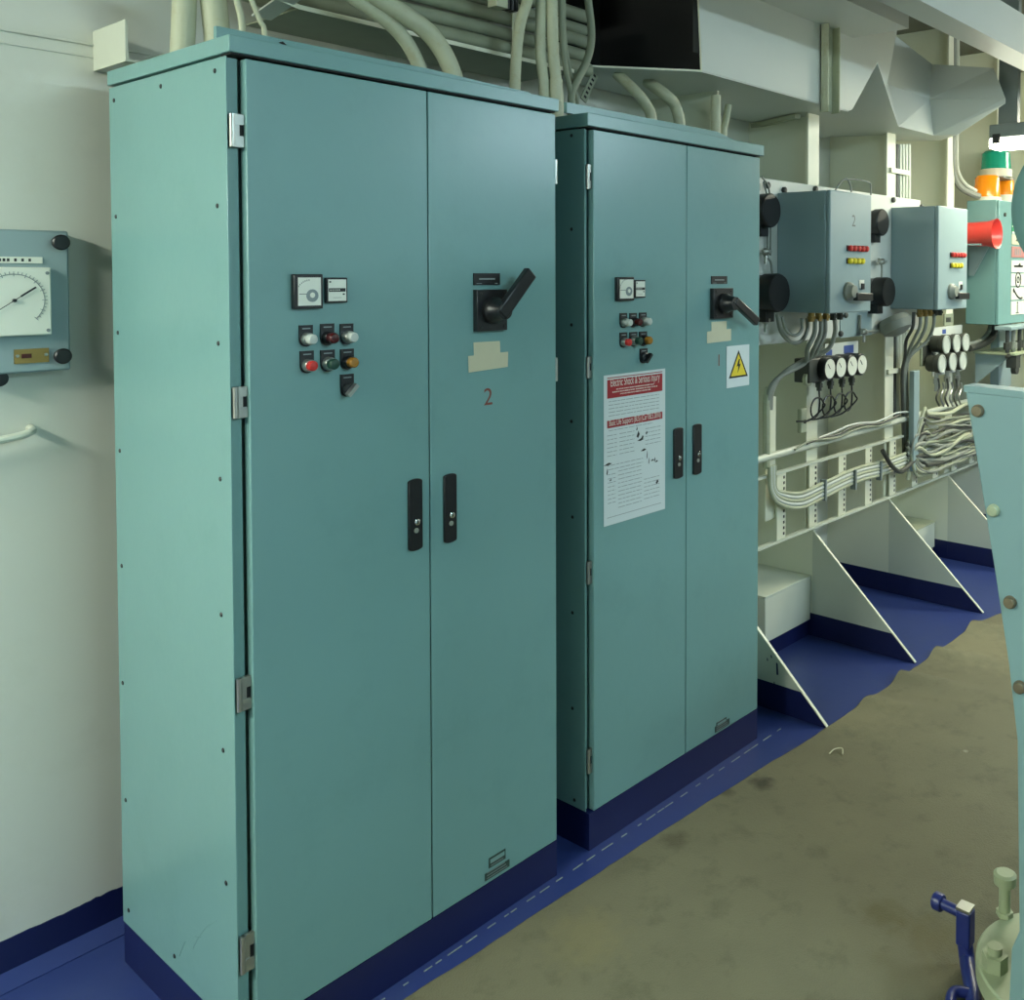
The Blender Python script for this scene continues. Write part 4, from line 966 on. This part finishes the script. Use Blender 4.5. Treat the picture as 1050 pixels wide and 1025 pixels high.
# fluorescent fitting at the right edge
LX = 3.86
a = at(1014, 134, x=LX); b = at(1013, 152, x=LX)
t = thing('fluorescent_lamp', (LX, a.y-.3, a.z), 'lit fluorescent lamp with grey housing hanging at the right edge', 'lamp', None)
lz = b.z; ly1 = a.y
MB().box(LX, LX+.16, ly1-1.1, ly1, lz+.05, lz+.12).build('housing', GREYH, t, bevel=.006)
MB().box(LX+.01, LX+.15, ly1-1.09, ly1+.004, lz, lz+.0495).build('diffuser', GLOW, t, bevel=.008)
MB().box(LX+.05, LX+.09, ly1-.13, ly1-.03, lz+.1205, ZC-.001).build('hanger', GREYH, t)
MB().box(LX-.004, LX+.0, ly1-.06, ly1-.02, lz+.02, lz+.07).build('clip', BLACK, t)

# ------------------------------------------- foreground machine at the right
MX = .98
P = [at(u, v, x=MX) for (u, v) in ((990, 402), (1003, 480), (1019, 580), (1034, 680), (1043, 760), (1045, 955), (1037, 973), (1034, 1035))]
t = thing('pump_unit', (MX, -1.3, 0), 'teal machine with a sloping bolted plate at the right edge of the picture', 'machine')
yr = -1.6
poly = P+[Vector((MX, yr, P[-1].z)), Vector((MX, yr, P[0].z-.01))]
MB().prism(poly, (.014, 0, 0)).build('side_plate', MACH, t, bevel=.003, smooth=False)
MB().prism([P[0]+Vector((-.0, .004, .0005)), P[0]+Vector((0, .004, .014)), Vector((MX, yr, P[0].z+.004)), Vector((MX, yr, P[0].z-.0095))], (.06, 0, 0)).build('top_flange', MACH, t, smooth=False)
for (u, v, m2) in ((1003, 421, RUST), (1019, 523, PALEG), (1036, 617, RUST), (1046, 704, RUST)):
    p = at(u, v, x=MX-.001)
    MB().use(m2).lathe(p, (-1, 0, 0), [(.0135, 0), (.0135, .0025), (.012, .0027), (.0118, .010), (.010, .012), (.001, .0125)], 20).build('bolt', None, t)
# drum above
c = at(1121, 210, x=1.55); r = (at(1121, 210, x=1.55)-at(1121, 122, x=1.55)).length
MB().lathe((1.55, c.y, c.z), (1, 0, 0), [(r*.9, 0), (r, .015), (r, .5), (.001, .5)], 64).lathe((1.55, c.y, c.z), (-1, 0, 0), [(r*.45, 0), (r*.44, .012), (.001, .012)], 48).build('drum', TEALD, t)
MB().box(1.6, 1.9, c.y-.12, c.y+.05, P[0].z-.3, c.z-r*.8).build('pedestal', TEALD, t)
MB().box(MX+.02, MX+.5, yr+.02, -1.36, .1, P[0].z-.05).build('column', TEALD, t)
# base flange
fc = at(1096, 994, z=.142); fr_ = (fc-at(1005, 996, z=.142)).length
MB().lathe((fc.x, fc.y, .10), (0, 0, 1), [(fr_, 0), (fr_, .038), (fr_-.004, .042), (.001, .042)], 64).build('base_flange', PALEG, t)
MB().cone((fc.x, fc.y, .0005), (fc.x, fc.y, .0995), fr_*.8, n=40).build('pedestal_foot', BPIPE, t)
p = at(1030, 938, z=.142)
b = MB().lathe(p, (0, 0, 1), [(.0135, 0), (.0135, .075), (.026, .078), (.027, .1), (.02, .105), (.001, .105)], 18)
b.cone(p, p+Vector((0, 0, .012)), .02, n=6); b.build('long_bolt', PALEG, t)
p = at(1020, 992, z=.142)
MB().cone(p+Vector((0, 0, .0003)), p+Vector((0, 0, .034)), .028, n=6).lathe(p+Vector((0, 0, .034)), (0, 0, 1), [(.016, 0), (.016, .016), (.001, .017)], 16).build('nut', PALEG, t)
# blue pipe with fittings
a = at(962, 924, z=.13); b = at(990, 938, z=.13); c = at(991, 962, z=.05) 
t = thing('blue_drain_pipe', (b.x, b.y, 0), 'blue painted drain pipe with an elbow lying by the pale green flange', 'pipe')
e = Vector((b.x, b.y, .04)); 
MB().cone(a, b, .0125, n=16).build('side_branch', BPIPE, t)
MB().lathe(a, (a-b), [(.019, -.012), (.021, -.008), (.021, .008), (.017, .012), (.001, .012)], 16).build('end_cap', BPIPE, t)
MB().box(b.x-.018, b.x+.018, b.y-.018, b.y+.018, .06, .145).build('valve_block', BPIPE, t, bevel=.004)
MB().box(b.x-.017, b.x+.019, b.y-.016, b.y+.018, .1455, .152).build('top_tag', STEEL, t)
g = at(1000, 1045, z=.03)
MB().tube(spline([(b.x, b.y, .06), (b.x-.005, b.y-.006, .035), (b.x-.03, b.y-.02, .028), (g.x, g.y, .028), (g.x-.2, g.y-.05, .028)]), .0185, 14).build('pipe_run', BPIPE, t)
h = at(972, 1028, z=.03)
MB().tube(spline([(g.x+.07, g.y+.03, .03), (h.x+.03, h.y, .035), (h.x-.04, h.y-.02, .03)]), .012, 12).build('branch_pipe', BPIPE, t)

# ------------------------------------------------------------------ lights
def lamp_fixture(name, x, y, z, ang, power, col, label, L=1.25, wdt=.2):
    t = thing(name, (x, y, z), label, 'ceiling lamp')
    c_, s_ = math.cos(ang), math.sin(ang)
    d = Vector((c_, s_, 0))
    MB().bar(Vector((x, y, z+.06))-d*L/2, Vector((x, y, z+.06))+d*L/2, wdt+.04, .06).build('housing', GREYH, t)
    MB().bar(Vector((x, y, z+.093))-d*.04, Vector((x, y, ZC-.002))+d*.0+d*-.04+d*.001, .05, .05, (1, 0, 0)).build('hanger', GREYH, t)
    gm = mat('lamp_glow_%d' % len(MATS), (.9, .9, .88, 1), .4, emit=tuple(col)+(1,), est=power)
    MB().bar(Vector((x, y, z))-d*L/2, Vector((x, y, z))+d*L/2, wdt, .06).build('diffuser', gm, t)
    return t
lamp_fixture('ceiling_lamp', -2.4, -.08, 2.62, PI/2, 138, (.9, .96, .84), 'ceiling lamp left of the cabinets, out of the picture')
lamp_fixture('ceiling_lamp', .4, -3.0, 2.66, 0, 72, (.62, .9, 1), 'ceiling lamp over the walkway behind the viewer')
lamp_fixture('ceiling_lamp', 3.6, -3.0, 2.66, 0, 85, (.72, .9, 1), 'ceiling lamp over the walkway beyond the machine')
lamp_fixture('ceiling_lamp', 5.6, -.9, 2.7, PI/2, 110, (1, .98, .74), 'ceiling lamp over the far end')

w = bpy.data.worlds.new('world'); SC.world = w; w.use_nodes = True
w.node_tree.nodes['Background'].inputs[0].default_value = (.5, .62, .6, 1); w.node_tree.nodes['Background'].inputs[1].default_value = .3
SC.view_settings.view_transform = 'Standard'; SC.view_settings.look = 'None'; SC.view_settings.gamma = 1
SC.view_settings.exposure = 0.0
SC.view_settings.use_curve_mapping = False
SC.cycles.use_denoising = True
SC.cycles.max_bounces = 8; SC.cycles.diffuse_bounces = 5
SC.cycles.caustics_reflective = False; SC.cycles.caustics_refractive = False
SC.cycles.sample_clamp_indirect = 4
